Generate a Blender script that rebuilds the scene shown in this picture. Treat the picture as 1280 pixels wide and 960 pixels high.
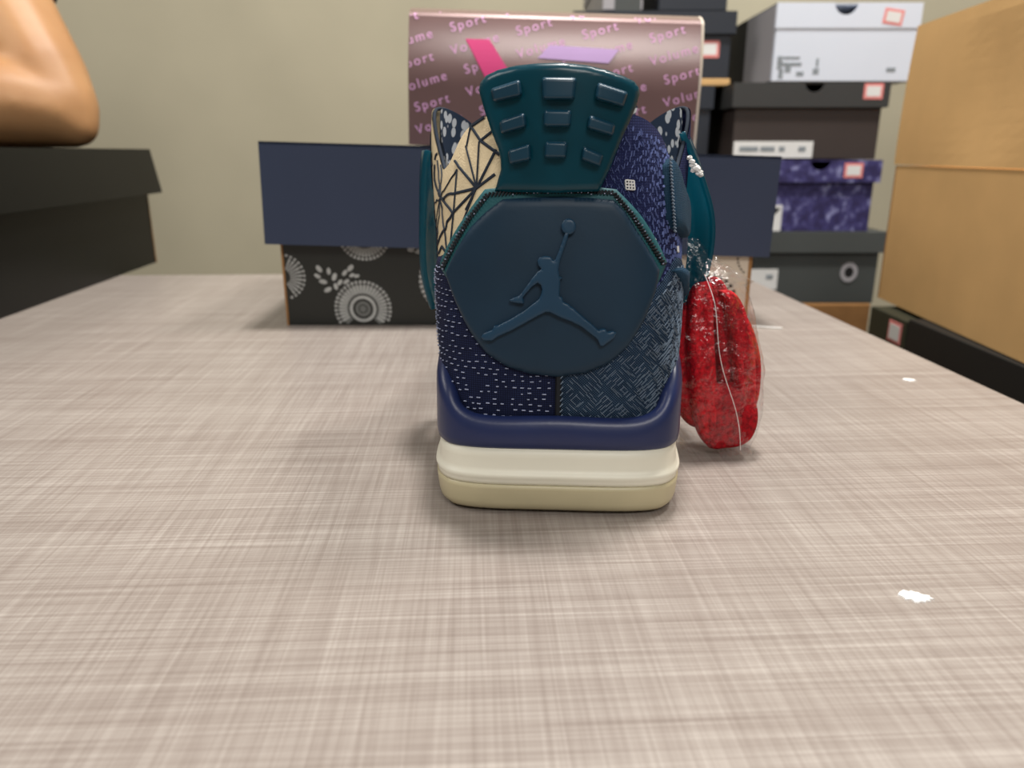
import bpy, bmesh, math, random
import numpy as np
from mathutils import Vector, Matrix, Euler
from mathutils.geometry import delaunay_2d_cdt

random.seed(7)
rng = np.random.default_rng(7)
SC = bpy.context.scene
for o in list(bpy.data.objects):
    bpy.data.objects.remove(o)
COL = SC.collection

# ------------------------------------------------------------------ camera
F, HC, PITCH = 950.0, 0.128, math.radians(16.9)
cam_d = bpy.data.cameras.new('camera')
cam = bpy.data.objects.new('camera', cam_d)
COL.objects.link(cam)
cam.location = (0, 0, HC)
cam.rotation_euler = (math.pi / 2 - PITCH, 0, 0)
cam_d.sensor_width = 36.0
cam_d.lens = F / 1280 * 36
cam_d.clip_start = 0.01
cam_d.dof.use_dof = True
cam_d.dof.focus_distance = 0.275
cam_d.dof.aperture_fstop = 12.0
SC.camera = cam

# ------------------------------------------------------------------ light
SC.view_settings.view_transform = 'Standard'
SC.view_settings.look = 'None'
SC.view_settings.gamma = 1.0
SC.view_settings.use_curve_mapping = False
SC.view_settings.exposure = 0.0

world = bpy.data.worlds.new('world')
SC.world = world
world.use_nodes = True
bg = world.node_tree.nodes['Background']
bg.inputs['Color'].default_value = (1.0, 0.96, 0.91, 1)
bg.inputs['Strength'].default_value = 0.13


def area_light(name, loc, size, energy, color, target):
    d = bpy.data.lights.new(name, 'AREA')
    d.shape = 'RECTANGLE'
    d.size, d.size_y = size
    d.energy = energy
    d.color = color
    o = bpy.data.objects.new(name, d)
    COL.objects.link(o)
    o.location = loc
    o.rotation_euler = (Vector(target) - Vector(loc)).to_track_quat('-Z', 'Y').to_euler()
    return o


WARM = (1.0, 0.96, 0.91)
area_light('ceiling_lamp_key', (0.10, 0.60, 1.75), (0.18, 0.18), 32, WARM, (0.05, 0.4, 0))
area_light('ceiling_lamp_right', (0.80, 0.72, 1.75), (0.32, 0.32), 18, WARM, (0.1, 0.4, 0))
area_light('ceiling_lamp_front', (0.30, -1.40, 1.50), (1.0, 0.6), 20, WARM, (0, 0.6, 0))
area_light('fill_light_left', (-1.30, 0.10, 1.50), (1.0, 0.6), 12, WARM, (0.3, 0.7, 0))  # added fill that brightens the carton and other left-facing sides


def P(x, y, Y):
    """point at depth Y seen at photo position x, y"""
    u, v = (x - 640) / F, (480 - y) / F
    dy = math.cos(PITCH) + v * math.sin(PITCH)
    dz = -math.sin(PITCH) + v * math.cos(PITCH)
    t = Y / dy
    return Vector((u * t, Y, HC + dz * t))


# ------------------------------------------------------------------ materials
def lin(c):
    r = []
    for v in c[:3]:
        v = v / 255.0
        r.append(v / 12.92 if v <= 0.04045 else ((v + 0.055) / 1.055) ** 2.4)
    return (*r, 1.0)


class NT:
    def __init__(self, name):
        self.m = bpy.data.materials.new(name)
        self.m.use_nodes = True
        self.t = self.m.node_tree
        self.b = self.t.nodes['Principled BSDF']
        self.out = self.t.nodes['Material Output']

    def n(self, typ, **kw):
        nd = self.t.nodes.new(typ)
        for k, v in kw.items():
            if k in nd.inputs.keys():
                nd.inputs[k].default_value = v
            else:
                setattr(nd, k, v)
        return nd

    def l(self, a, ao, b, bi):
        self.t.links.new(a.outputs[ao], b.inputs[bi])

    def coord(self, scale=(1, 1, 1), rot=(0, 0, 0), kind='Object'):
        tc = self.n('ShaderNodeTexCoord')
        mp = self.n('ShaderNodeMapping')
        mp.inputs['Scale'].default_value = scale
        mp.inputs['Rotation'].default_value = rot
        self.l(tc, kind, mp, 'Vector')
        return mp

    def ramp(self, stops):
        r = self.n('ShaderNodeValToRGB')
        e = r.color_ramp.elements
        while len(e) < len(stops):
            e.new(0.5)
        for i, (p, c) in enumerate(stops):
            e[i].position = p
            e[i].color = c
        return r


def simple(name, col, rough=0.5, var=0.06, nscale=40, bump=0.0, bscale=300, metal=0.0, spec=0.5, coat=0.0):
    k = NT(name)
    mp = k.coord()
    nz = k.n('ShaderNodeTexNoise', Scale=nscale, Detail=3.0)
    k.l(mp, 'Vector', nz, 'Vector')
    c = lin(col)
    a = tuple(max(0, x * (1 - var)) for x in c[:3]) + (1,)
    b = tuple(min(1, x * (1 + var)) for x in c[:3]) + (1,)
    r = k.ramp([(0.3, a), (0.7, b)])
    k.l(nz, 'Fac', r, 'Fac')
    k.l(r, 'Color', k.b, 'Base Color')
    k.b.inputs['Roughness'].default_value = rough
    k.b.inputs['Metallic'].default_value = metal
    k.b.inputs['Specular IOR Level'].default_value = spec
    k.b.inputs['Coat Weight'].default_value = coat
    if bump:
        n2 = k.n('ShaderNodeTexNoise', Scale=bscale, Detail=2.0)
        k.l(mp, 'Vector', n2, 'Vector')
        bp = k.n('ShaderNodeBump', Strength=bump, Distance=0.001)
        k.l(n2, 'Fac', bp, 'Height')
        k.l(bp, 'Normal', k.b, 'Normal')
    return k.m


def mat_table():
    k = NT('linen_laminate')
    def streak(sx, sy, det=2.0, rough=0.6):
        mp = k.coord((sx, sy, 1))
        nz = k.n('ShaderNodeTexNoise', Scale=1.0, Detail=det, Roughness=rough)
        k.l(mp, 'Vector', nz, 'Vector')
        return nz
    h1 = streak(15, 900, 1.0)          # fine threads running across the table
    v1 = streak(850, 18, 1.0)          # fine threads running along the table
    h2 = streak(3, 210, 2.0)      # wide bands
    v2 = streak(230, 8, 1.0)
    big = streak(1.2, 16, 2.0)
    def mul(a, f):
        m = k.n('ShaderNodeMath', operation='MULTIPLY')
        k.l(a, 'Fac' if 'Fac' in a.outputs.keys() else 0, m, 0)
        m.inputs[1].default_value = f
        return m
    def add(a, b):
        m = k.n('ShaderNodeMath', operation='ADD')
        k.l(a, 0, m, 0); k.l(b, 0, m, 1)
        return m
    s = add(add(mul(h1, 0.32), mul(v1, 0.26)), add(mul(h2, 0.22), add(mul(v2, 0.10), mul(big, 0.12))))
    r = k.ramp([(0.36, lin((128, 117, 110))), (0.47, lin((142, 132, 125))), (0.54, lin((151, 142, 135))), (0.67, lin((170, 162, 155)))])
    k.l(s, 0, r, 'Fac')
    k.l(r, 'Color', k.b, 'Base Color')
    bp = k.n('ShaderNodeBump', Strength=0.12, Distance=0.0004)
    k.l(s, 0, bp, 'Height')
    k.l(bp, 'Normal', k.b, 'Normal')
    k.b.inputs['Roughness'].default_value = 0.42
    k.b.inputs['Specular IOR Level'].default_value = 0.4
    return k.m


def mat_denim(name, base, light, sx=900, amount=0.5, diag=0.0):
    """woven cloth: two crossed thread waves in object space"""
    k = NT(name)
    mp = k.coord((1, 1, 1), (0, diag, 0))
    w1 = k.n('ShaderNodeTexWave', wave_type='BANDS', bands_direction='X', Scale=sx / 6.28, Distortion=1.5)
    w2 = k.n('ShaderNodeTexWave', wave_type='BANDS', bands_direction='Z', Scale=sx / 6.28, Distortion=1.5)
    w1.inputs['Detail Scale'].default_value = 80
    w2.inputs['Detail Scale'].default_value = 80
    k.l(mp, 'Vector', w1, 'Vector'); k.l(mp, 'Vector', w2, 'Vector')
    mx = k.n('ShaderNodeMath', operation='MULTIPLY')
    k.l(w1, 'Fac', mx, 0); k.l(w2, 'Fac', mx, 1)
    nz = k.n('ShaderNodeTexNoise', Scale=180.0, Detail=3.0)
    k.l(mp, 'Vector', nz, 'Vector')
    m2 = k.n('ShaderNodeMath', operation='MULTIPLY')
    k.l(mx, 0, m2, 0); k.l(nz, 'Fac', m2, 1)
    m3 = k.n('ShaderNodeMath', operation='MULTIPLY'); m3.inputs[1].default_value = amount * 2.2
    k.l(m2, 0, m3, 0)
    mix = k.n('ShaderNodeMix', data_type='RGBA')
    mix.inputs[6].default_value = lin(base); mix.inputs[7].default_value = lin(light)
    k.l(m3, 0, mix, 0)
    k.t.links.new(mix.outputs[2], k.b.inputs['Base Color'])
    bp = k.n('ShaderNodeBump', Strength=0.6, Distance=0.0004)
    k.l(mx, 0, bp, 'Height'); k.l(bp, 'Normal', k.b, 'Normal')
    k.b.inputs['Roughness'].default_value = 0.85
    k.b.inputs['Specular IOR Level'].default_value = 0.2
    return k.m


def mat_blotch(name, base, light, scale, t0, t1, rough=0.6, warp=0.0):
    """pale blots on a dark ground"""
    k = NT(name)
    mp = k.coord((1, 1, 0.8))
    vo = k.n('ShaderNodeTexVoronoi', Scale=scale)
    k.l(mp, 'Vector', vo, 'Vector')
    r = k.ramp([(t0, lin(light)), (t1, lin(base))])
    k.l(vo, 'Distance', r, 'Fac')
    k.l(r, 'Color', k.b, 'Base Color')
    k.b.inputs['Roughness'].default_value = rough
    return k.m


def mat_speckle(name, base, mid, light, scale):
    k = NT(name)
    mp = k.coord((1, 1, 1), (0.3, 0.5, 0.2))
    n1 = k.n('ShaderNodeTexNoise', Scale=scale, Detail=4.0, Roughness=0.65)
    k.l(mp, 'Vector', n1, 'Vector')
    r = k.ramp([(0.42, lin(base)), (0.56, lin(mid)), (0.68, lin(light))])
    k.l(n1, 'Fac', r, 'Fac')
    k.l(r, 'Color', k.b, 'Base Color')
    k.b.inputs['Roughness'].default_value = 0.6
    return k.m


def mat_film():
    k = NT('clear_film')
    k.t.nodes.remove(k.b)
    tr = k.n('ShaderNodeBsdfTransparent'); tr.inputs['Color'].default_value = (0.97, 0.97, 0.98, 1)
    gl = k.n('ShaderNodeBsdfGlossy', Roughness=0.16)
    gl.inputs['Color'].default_value = (1, 1, 1, 1)
    mp = k.coord()
    nz = k.n('ShaderNodeTexNoise', Scale=110.0, Detail=3.0, Distortion=1.2)
    k.l(mp, 'Vector', nz, 'Vector')
    bp = k.n('ShaderNodeBump', Strength=0.9, Distance=0.003)
    k.l(nz, 'Fac', bp, 'Height'); k.l(bp, 'Normal', gl, 'Normal')
    lw = k.n('ShaderNodeLayerWeight', Blend=0.22)
    k.l(bp, 'Normal', lw, 'Normal')
    mth = k.n('ShaderNodeMath', operation='MULTIPLY_ADD')
    mth.inputs[1].default_value = 0.45; mth.inputs[2].default_value = 0.02
    k.l(lw, 'Facing', mth, 0)
    mx = k.n('ShaderNodeMixShader')
    k.l(mth, 0, mx, 0); k.l(tr, 0, mx, 1); k.l(gl, 0, mx, 2)
    k.l(mx, 0, k.out, 'Surface')
    return k.m


M = {}
M['table'] = mat_table()
M['wall'] = simple('wall_paint', (176, 169, 146), 0.8, 0.05, 5, 0.1, 200)
M['floor'] = simple('floor_tile', (120, 112, 100), 0.5, 0.08, 6)
M['leg'] = simple('grey_metal', (120, 120, 122), 0.4, 0.03, 20, metal=0.6)
M['black_card'] = simple('black_card', (33, 35, 32), 0.42, 0.12, 12, 0.05, 400)
M['black_gloss'] = simple('glossy_black_card', (16, 17, 16), 0.38, 0.12, 12, 0.04, 400, spec=0.22)
M['black_card2'] = simple('black_board', (22, 22, 22), 0.6, 0.12, 12)
M['olive_card'] = simple('olive_card', (52, 54, 38), 0.6, 0.1, 12)
M['navy_card'] = simple('navy_card', (46, 58, 84), 0.5, 0.05, 10, 0.04, 500)
M['dnavy_card'] = simple('dark_navy_card', (36, 42, 52), 0.5, 0.1, 10)
M['kraft'] = simple('kraft_card', (216, 174, 116), 0.75, 0.05, 18, 0.1, 250)
M['kraft_dark'] = simple('kraft_core_and_shade', (150, 108, 62), 0.85, 0.1, 60)
M['white_card'] = simple('white_card', (222, 230, 243), 0.5, 0.02, 10)
M['grey_card'] = simple('grey_card', (74, 78, 77), 0.6, 0.05, 10)
M['lgrey_card'] = simple('light_grey_card', (168, 166, 170), 0.6, 0.04, 10)
M['brown_card'] = simple('brown_black_card', (62, 53, 50), 0.55, 0.10, 7)
M['char_card'] = simple('charcoal_card', (58, 59, 59), 0.5, 0.08, 8)
M['purple_card'] = mat_speckle('speckled_purple_card', (44, 38, 84), (66, 62, 118), (150, 152, 196), 60)
M['mauve_film'] = simple('mauve_foil', (118, 88, 86), 0.4, 0.12, 9, 0.03, 60, metal=0.3)
_fb = M['mauve_film'].node_tree.nodes['Principled BSDF']
_fb.inputs['Coat Weight'].default_value = 1.0
_fb.inputs['Coat Roughness'].default_value = 0.22
M['print_pink'] = simple('pale_pink_print', (236, 178, 226), 0.5, 0.1, 60)
M['hot_pink'] = simple('hot_pink_print', (226, 60, 132), 0.5, 0.03, 30)
M['lilac'] = simple('lilac_print', (206, 172, 226), 0.5, 0.03, 30)
M['print_grey'] = simple('grey_white_print', (176, 178, 176), 0.6, 0.12, 90)
M['print_mid'] = simple('mid_grey_print', (110, 112, 110), 0.6, 0.12, 90)
M['print_black'] = simple('black_print', (30, 30, 28), 0.6, 0.1, 90)
M['cream_card'] = simple('cream_card', (206, 194, 178), 0.6, 0.04, 20)
M['paper'] = simple('white_paper', (232, 232, 230), 0.6, 0.02, 40)
M['sticker_red'] = simple('sticker_red', (236, 142, 138), 0.55, 0.04, 60)
M['ink'] = simple('faded_ink', (138, 146, 152), 0.6, 0.2, 200)
M['dark_ink'] = simple('dark_ink', (22, 22, 24), 0.6, 0.1, 200)
M['skin'] = None
M['shirt'] = simple('dark_shirt_cloth', (52, 46, 66), 0.9, 0.1, 60, 0.2, 700)
# shoe
M['outsole'] = simple('smoky_clear_rubber', (196, 186, 152), 0.38, 0.04, 60, spec=0.5)
M['midsole'] = simple('cream_midsole', (236, 233, 216), 0.42, 0.02, 40)
M['navy_pu'] = simple('navy_polyurethane', (30, 42, 84), 0.36, 0.05, 60, 0.03, 500)
M['teal_plate'] = simple('ink_teal_rubber', (18, 46, 66), 0.5, 0.12, 30, 0.03, 800, spec=0.35)
M['emblem'] = simple('emblem_rubber', (20, 58, 84), 0.42, 0.08, 60, spec=0.45)
M['teal_tab'] = simple('deep_teal_rubber', (0, 64, 80), 0.28, 0.14, 35, spec=0.4, coat=0.1)
M['teal_block'] = simple('grip_block_rubber', (12, 56, 76), 0.36, 0.08, 60, spec=0.5)
M['teal_trim'] = simple('teal_edging', (18, 84, 92), 0.6, 0.1, 100, 0.2, 900)
M['teal_wing'] = simple('teal_wing_plastic', (14, 78, 98), 0.22, 0.05, 60, spec=0.6, coat=0.3)
def add_translucent(m, col, f):
    t = m.node_tree
    b = t.nodes['Principled BSDF']; out = t.nodes['Material Output']
    tr = t.nodes.new('ShaderNodeBsdfTranslucent'); tr.inputs['Color'].default_value = lin(col)
    mx = t.nodes.new('ShaderNodeMixShader'); mx.inputs[0].default_value = f
    t.links.new(b.outputs[0], mx.inputs[1]); t.links.new(tr.outputs[0], mx.inputs[2]); t.links.new(mx.outputs[0], out.inputs['Surface'])


add_translucent(M['teal_wing'], (60, 170, 190), 0.5)
add_translucent(M['teal_tab'], (0, 150, 160), 0.22)
M['cream_cloth'] = simple('cream_canvas', (226, 208, 172), 0.85, 0.05, 300, 0.35, 1500, spec=0.2)
M['line_ink'] = simple('slate_line_print', (42, 50, 62), 0.85, 0.08, 300, spec=0.2)
M['indigo_cloth'] = mat_denim('indigo_cloth', (26, 32, 72), (70, 84, 140), 2200, 0.35)
M['sashiko'] = mat_denim('dark_indigo_weave', (17, 23, 48), (52, 66, 118), 2400, 0.4)
M['denim'] = mat_denim('blue_denim', (13, 30, 52), (84, 112, 140), 3000, 0.9, 0.78)
M['denim2'] = mat_denim('plain_blue_denim', (22, 54, 78), (64, 100, 122), 3400, 0.6)
M['thread'] = simple('pale_thread', (166, 174, 202), 0.8, 0.1, 300)
M['thread_grey'] = simple('grey_thread', (112, 128, 146), 0.85, 0.15, 300)
M['thread_blue'] = simple('steel_blue_thread', (100, 114, 168), 0.8, 0.12, 300)
M['black_thread'] = simple('black_thread', (12, 18, 26), 0.8, 0.1, 300)
M['lining'] = mat_blotch('leaf_print_lining', (44, 62, 88), (226, 232, 240), 260, 0.40, 0.46, 0.8)
M['red_lace'] = simple('red_knit', (188, 8, 26), 0.75, 0.45, 520, 1.0, 700, spec=0.25)
M['red_lace2'] = simple('red_knit_dense', (160, 6, 22), 0.75, 0.45, 520, 1.0, 700, spec=0.25)
M['film'] = mat_film()
M['film_edge'] = simple('film_seam', (236, 222, 222), 0.3, 0.1, 200)


def mat_skin():
    k = NT('skin')
    mp = k.coord()
    nz = k.n('ShaderNodeTexNoise', Scale=14.0, Detail=3.0)
    k.l(mp, 'Vector', nz, 'Vector')
    r = k.ramp([(0.3, lin((176, 128, 84))), (0.7, lin((192, 146, 100)))])
    k.l(nz, 'Fac', r, 'Fac'); k.l(r, 'Color', k.b, 'Base Color')
    k.b.inputs['Roughness'].default_value = 0.5
    k.b.inputs['Subsurface Weight'].default_value = 0.08
    k.b.inputs['Subsurface Radius'].default_value = (0.01, 0.004, 0.002)
    n2 = k.n('ShaderNodeTexNoise', Scale=260.0, Detail=2.0)
    k.l(mp, 'Vector', n2, 'Vector')
    bp = k.n('ShaderNodeBump', Strength=0.1, Distance=0.001)
    k.l(n2, 'Fac', bp, 'Height'); k.l(bp, 'Normal', k.b, 'Normal')
    return k.m


M['skin'] = mat_skin()


# ------------------------------------------------------------------ object helpers
def link(name, me, mat, parent=None, smooth=False):
    if isinstance(mat, str):
        mat = M[mat]
    if mat is not None and not me.materials:
        me.materials.append(mat)
    if smooth:
        me.polygons.foreach_set('use_smooth', [True] * len(me.polygons))
    o = bpy.data.objects.new(name, me)
    COL.objects.link(o)
    if parent is not None:
        o.parent = parent
    return o


def obj_pd(name, vs, fs, mat, parent=None, smooth=False):
    me = bpy.data.meshes.new(name)
    me.from_pydata([tuple(map(float, v)) for v in vs], [], [tuple(int(i) for i in f) for f in fs])
    me.update()
    return link(name, me, mat, parent, smooth)


def obj_bm(name, bm, mat, parent=None, smooth=False):
    bmesh.ops.recalc_face_normals(bm, faces=bm.faces)
    me = bpy.data.meshes.new(name)
    bm.to_mesh(me)
    bm.free()
    return link(name, me, mat, parent, smooth)


def bm_box(bm, lo, hi, bevel=0.0, seg=2):
    r = bmesh.ops.create_cube(bm, size=1.0)
    vs = r['verts']
    for v in vs:
        v.co = Vector([lo[i] + (v.co[i] + 0.5) * (hi[i] - lo[i]) for i in range(3)])
    if bevel:
        es = {e for v in vs for e in v.link_edges}
        bmesh.ops.bevel(bm, geom=list(es), offset=bevel, segments=seg, affect='EDGES', profile=0.5)
    return vs


def box_obj(name, lo, hi, mat, parent=None, bevel=0.0, seg=2):
    bm = bmesh.new()
    bm_box(bm, lo, hi, bevel, seg)
    return obj_bm(name, bm, mat, parent)


def empty(name, loc, rz=0.0):
    o = bpy.data.objects.new(name, None)
    o.empty_display_size = 0.02
    COL.objects.link(o)
    o.location = loc
    o.rotation_euler = (0, 0, rz)
    return o


def tag(o, label=None, cat=None, group=None, kind=None):
    if label: o['label'] = label
    if cat: o['category'] = cat
    if group: o['group'] = group
    if kind: o['kind'] = kind
    return o


def poly_fill(poly, spacing=None):
    """triangles of a 2D polygon, with inner points every `spacing`"""
    pts = [Vector(p) for p in poly]
    n = len(pts)
    arr = np.array(poly)
    if spacing:
        lo, hi = arr.min(0), arr.max(0)
        for gx in np.arange(lo[0] + spacing / 2, hi[0], spacing):
            for gy in np.arange(lo[1] + spacing / 2, hi[1], spacing):
                pts.append(Vector((gx + 1e-6 * gy, gy)))
    vs, es, fs, ov, oe, of = delaunay_2d_cdt(pts, [], [list(range(n))], 1, 1e-9)
    used = sorted({i for f in fs for i in f})
    mp = {u: i for i, u in enumerate(used)}
    V = np.array([vs[u][:] for u in used])
    Fs = [[mp[i] for i in f] for f in fs]
    return V, Fs


def bdist(V, poly):
    """distance of every point to the polygon outline"""
    A = np.array(poly); B = np.roll(A, -1, 0)
    d = np.full(len(V), 1e9)
    for a, b in zip(A, B):
        ab = b - a
        t = np.clip(((V - a) @ ab) / max(1e-18, ab @ ab), 0, 1)
        q = a + t[:, None] * ab
        d = np.minimum(d, np.linalg.norm(V - q, axis=1))
    return d


def resample(poly, step, closed=True):
    out = []
    A = [np.array(p, float) for p in poly]
    n = len(A)
    for i in range(n if closed else n - 1):
        a, b = A[i], A[(i + 1) % n]
        k = max(1, int(math.ceil(np.linalg.norm(b - a) / step)))
        for j in range(k):
            out.append(a + (b - a) * j / k)
    if not closed:
        out.append(A[-1])
    return out


def smooth_poly(poly, it=2):
    """corner cutting"""
    A = [np.array(p, float) for p in poly]
    for _ in range(it):
        B = []
        for i in range(len(A)):
            a, b = A[i], A[(i + 1) % len(A)]
            B += [a * .75 + b * .25, a * .25 + b * .75]
        A = B
    return A


def boundary_edges(fs):
    cnt = {}
    for f in fs:
        for i in range(len(f)):
            e = (f[i], f[(i + 1) % len(f)])
            k = tuple(sorted(e))
            cnt.setdefault(k, []).append(e)
    return [v[0] for v in cnt.values() if len(v) == 1]


def prism_obj(name, poly, to3, th, mat, parent=None, fine=False):
    """flat polygon in a plane (to3 maps (a, b, depth) to 3D) with real thickness"""
    V, Fs = poly_fill(resample(poly, .004) if fine else poly, .004 if fine else None)
    n = len(V)
    vs = [to3(a, b, 0.0) for a, b in V] + [to3(a, b, th) for a, b in V]
    fs = [list(f) for f in Fs] + [[i + n for i in reversed(f)] for f in Fs]
    for a, b in boundary_edges(Fs):
        fs.append([b, a, a + n, b + n])
    bm = bmesh.new()
    bv = [bm.verts.new(v) for v in vs]
    for f in fs:
        try:
            bm.faces.new([bv[i] for i in f])
        except ValueError:
            pass
    return obj_bm(name, bm, mat, parent)


# ------------------------------------------------------------------ the room
FLOOR_Z = -0.74
WALL_Y = 1.56
tag(box_obj('floor', (-2.5, -1.5, FLOOR_Z - 0.05), (2.5, WALL_Y + 0.1, FLOOR_Z), 'floor'), kind='structure')
tag(box_obj('wall_back', (-2.5, WALL_Y, FLOOR_Z), (2.5, WALL_Y + 0.1, 2.1), 'wall'), kind='structure')

# ------------------------------------------------------------------ table
YAW = math.radians(2.9)
table = empty('table', (0.265, 0.56, FLOOR_Z), YAW)
tag(table, 'pale greige desk with a linen-grain laminate top under the sneaker', 'table')
TW, TY0, TY1 = 1.55, -0.95, 0.305
top = box_obj('table_top', (-TW, TY0, -FLOOR_Z - 0.028), (0.0, TY1, -FLOOR_Z), 'table', table, 0.0012, 2)
for lx in (-TW + 0.06, -0.06):
    for ly in (TY0 + 0.06, TY1 - 0.06):
        box_obj('leg', (lx - 0.025, ly - 0.025, 0), (lx + 0.025, ly + 0.025, -FLOOR_Z - 0.028), 'leg', table, 0.003)

# ------------------------------------------------------------------ sneaker surface
SX0, SY0, SYAW = 0.0162, 0.2528, math.radians(-3.2)
KO = [  # half-outline: bottom, two belly curves, collar edge (x, y, z)
    [(0, .008, .030), (0, .003, .060), (0, .008, .105), (0, .017, .142)],
    [(.027, .009, .030), (.029, .005, .060), (.027, .010, .105), (.021, .019, .141)],
    [(.038, .016, .030), (.0415, .015, .060), (.042, .021, .102), (.033, .030, .136)],
    [(.0415, .034, .030), (.0455, .034, .060), (.0475, .041, .098), (.042, .046, .1235)],
    [(.041, .062, .030), (.047, .062, .060), (.052, .062, .100), (.0475, .066, .1245)],
    [(.041, .100, .030), (.049, .098, .062), (.055, .088, .108), (.053, .088, .146)],
    [(.043, .145, .030), (.050, .143, .063), (.047, .125, .102), (.038, .116, .138)],
    [(.046, .188, .030), (.050, .190, .062), (.040, .168, .092), (.027, .142, .114)],
    [(.046, .235, .030), (.049, .238, .058), (.036, .210, .085), (.020, .163, .101)],
    [(.032, .276, .030), (.034, .280, .055), (.024, .250, .078), (.012, .176, .093)],
    [(0, .295, .030), (0, .301, .052), (0, .268, .073), (0, .181, .089)],
]
CTRL = np.zeros((20, 4, 3))
for i in range(11):
    for j in range(4):
        CTRL[i, j] = KO[i][j]
for i in range(1, 10):
    for j in range(4):
        x, y, z = KO[i][j]
        CTRL[20 - i, j] = (-x * (1.03 if j else 1.0), y, z)


def crom(ctrl, k):
    """periodic Catmull-Rom through ctrl at parameter k (array)"""
    n = len(ctrl)
    i = np.floor(k).astype(int)
    t = (k - i)[:, None]
    if ctrl.ndim == 3:
        t = t[:, :, None]
    p0, p1, p2, p3 = (ctrl[(i + d) % n] for d in (-1, 0, 1, 2))
    return 0.5 * (2 * p1 + (p2 - p0) * t + (2 * p0 - 5 * p1 + 4 * p2 - p3) * t ** 2 + (3 * p1 - p0 - 3 * p2 + p3) * t ** 3)


def spring(y):
    return 0.012 * np.clip((np.asarray(y) - 0.20) / 0.10, 0, None) ** 2


def U0(s, h):
    s = np.atleast_1d(np.asarray(s, float)); h = np.atleast_1d(np.asarray(h, float))
    c = crom(CTRL, s * 20.0)
    b = [(1 - h) ** 3, 3 * h * (1 - h) ** 2, 3 * h * h * (1 - h), h ** 3]
    p = sum(b[j][:, None] * c[:, j] for j in range(4))
    p[:, 2] += spring(p[:, 1])
    return p


def U(s, h, off=0.0):
    s = np.atleast_1d(np.asarray(s, float)); h = np.atleast_1d(np.asarray(h, float))
    p = U0(s, h)
    e = 1e-3
    ds = U0(s + e, h) - U0(s - e, h)
    dh = U0(s, h + e) - U0(s, h - e)
    n = np.cross(ds, dh)
    n /= np.maximum(1e-12, np.linalg.norm(n, axis=1))[:, None]
    return p + n * np.asarray(off).reshape(-1, 1) if np.ndim(off) else p + n * off


def project(p):
    """shoe-local points to photo positions"""
    c, s_ = math.cos(SYAW), math.sin(SYAW)
    X = SX0 + c * p[:, 0] - s_ * p[:, 1]
    Y = SY0 + s_ * p[:, 0] + c * p[:, 1]
    Z = p[:, 2] - HC
    d = Y * math.cos(PITCH) - Z * math.sin(PITCH)
    v = (Y * math.sin(PITCH) + Z * math.cos(PITCH)) / d
    return np.stack([640 + F * X / d, 480 - F * v], 1)


_gs, _gh = np.meshgrid(np.linspace(-.215, .215, 345), np.linspace(0, 1, 101), indexing='ij')
_gs, _gh = _gs.ravel(), _gh.ravel()
_gp = project(U(_gs, _gh, 0.001))


def sh(px, py):
    """surface parameters of the heel-side point of the upper seen at a photo position"""
    d = (_gp[:, 0] - px) ** 2 + (_gp[:, 1] - py) ** 2
    i = int(np.argmin(d))
    s, h = _gs[i], _gh[i]
    for _ in range(4):
        q = project(U([s, s + 1e-4, s], [h, h, h + 1e-4], 0.001))
        J = np.array([q[1] - q[0], q[2] - q[0]]).T / 1e-4
        if abs(np.linalg.det(J)) < 2e5:
            break
        dl = np.linalg.solve(J, np.array([px, py]) - q[0])
        dl = np.clip(dl, -.004, .02)
        s2, h2 = s + float(np.clip(dl[0], -.003, .003)), min(1.0, max(0, h + float(np.clip(dl[1], -.012, .012))))
        q2 = project(U([s2], [h2], 0.001))[0]
        if np.hypot(*(q2 - (px, py))) >= np.hypot(*(q[0] - (px, py))):
            break
        s, h = s2, h2
    return np.array([s, h])


SS, HS = 0.62, 0.125     # rough metres per unit of s and h, for even triangles


def patch(name, poly_sh, off0, off1, mat, parent, spacing=0.002, bevel=0.0008, bw=0.0016, smooth=True):
    """a sheet of real thickness lying on the upper; poly in (s, h)"""
    poly = resample([(p[0] * SS, p[1] * HS) for p in poly_sh], spacing)
    V, Fs = poly_fill(poly, spacing)
    d = bdist(V, poly)
    o1 = off1 - bevel * np.clip(1 - d / bw, 0, 1) ** 2
    top_ = U(V[:, 0] / SS, V[:, 1] / HS, o1)
    n = len(V)
    be = boundary_edges(Fs)
    ids = sorted({i for e in be for i in e})
    mp = {u: n + k for k, u in enumerate(ids)}
    low = U(V[ids, 0] / SS, V[ids, 1] / HS, off0)
    fs = [list(f) for f in Fs] + [[b, a, mp[a], mp[b]] for a, b in be]
    o = obj_pd(name, np.vstack([top_, low]), fs, mat, parent, smooth)
    return o


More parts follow.
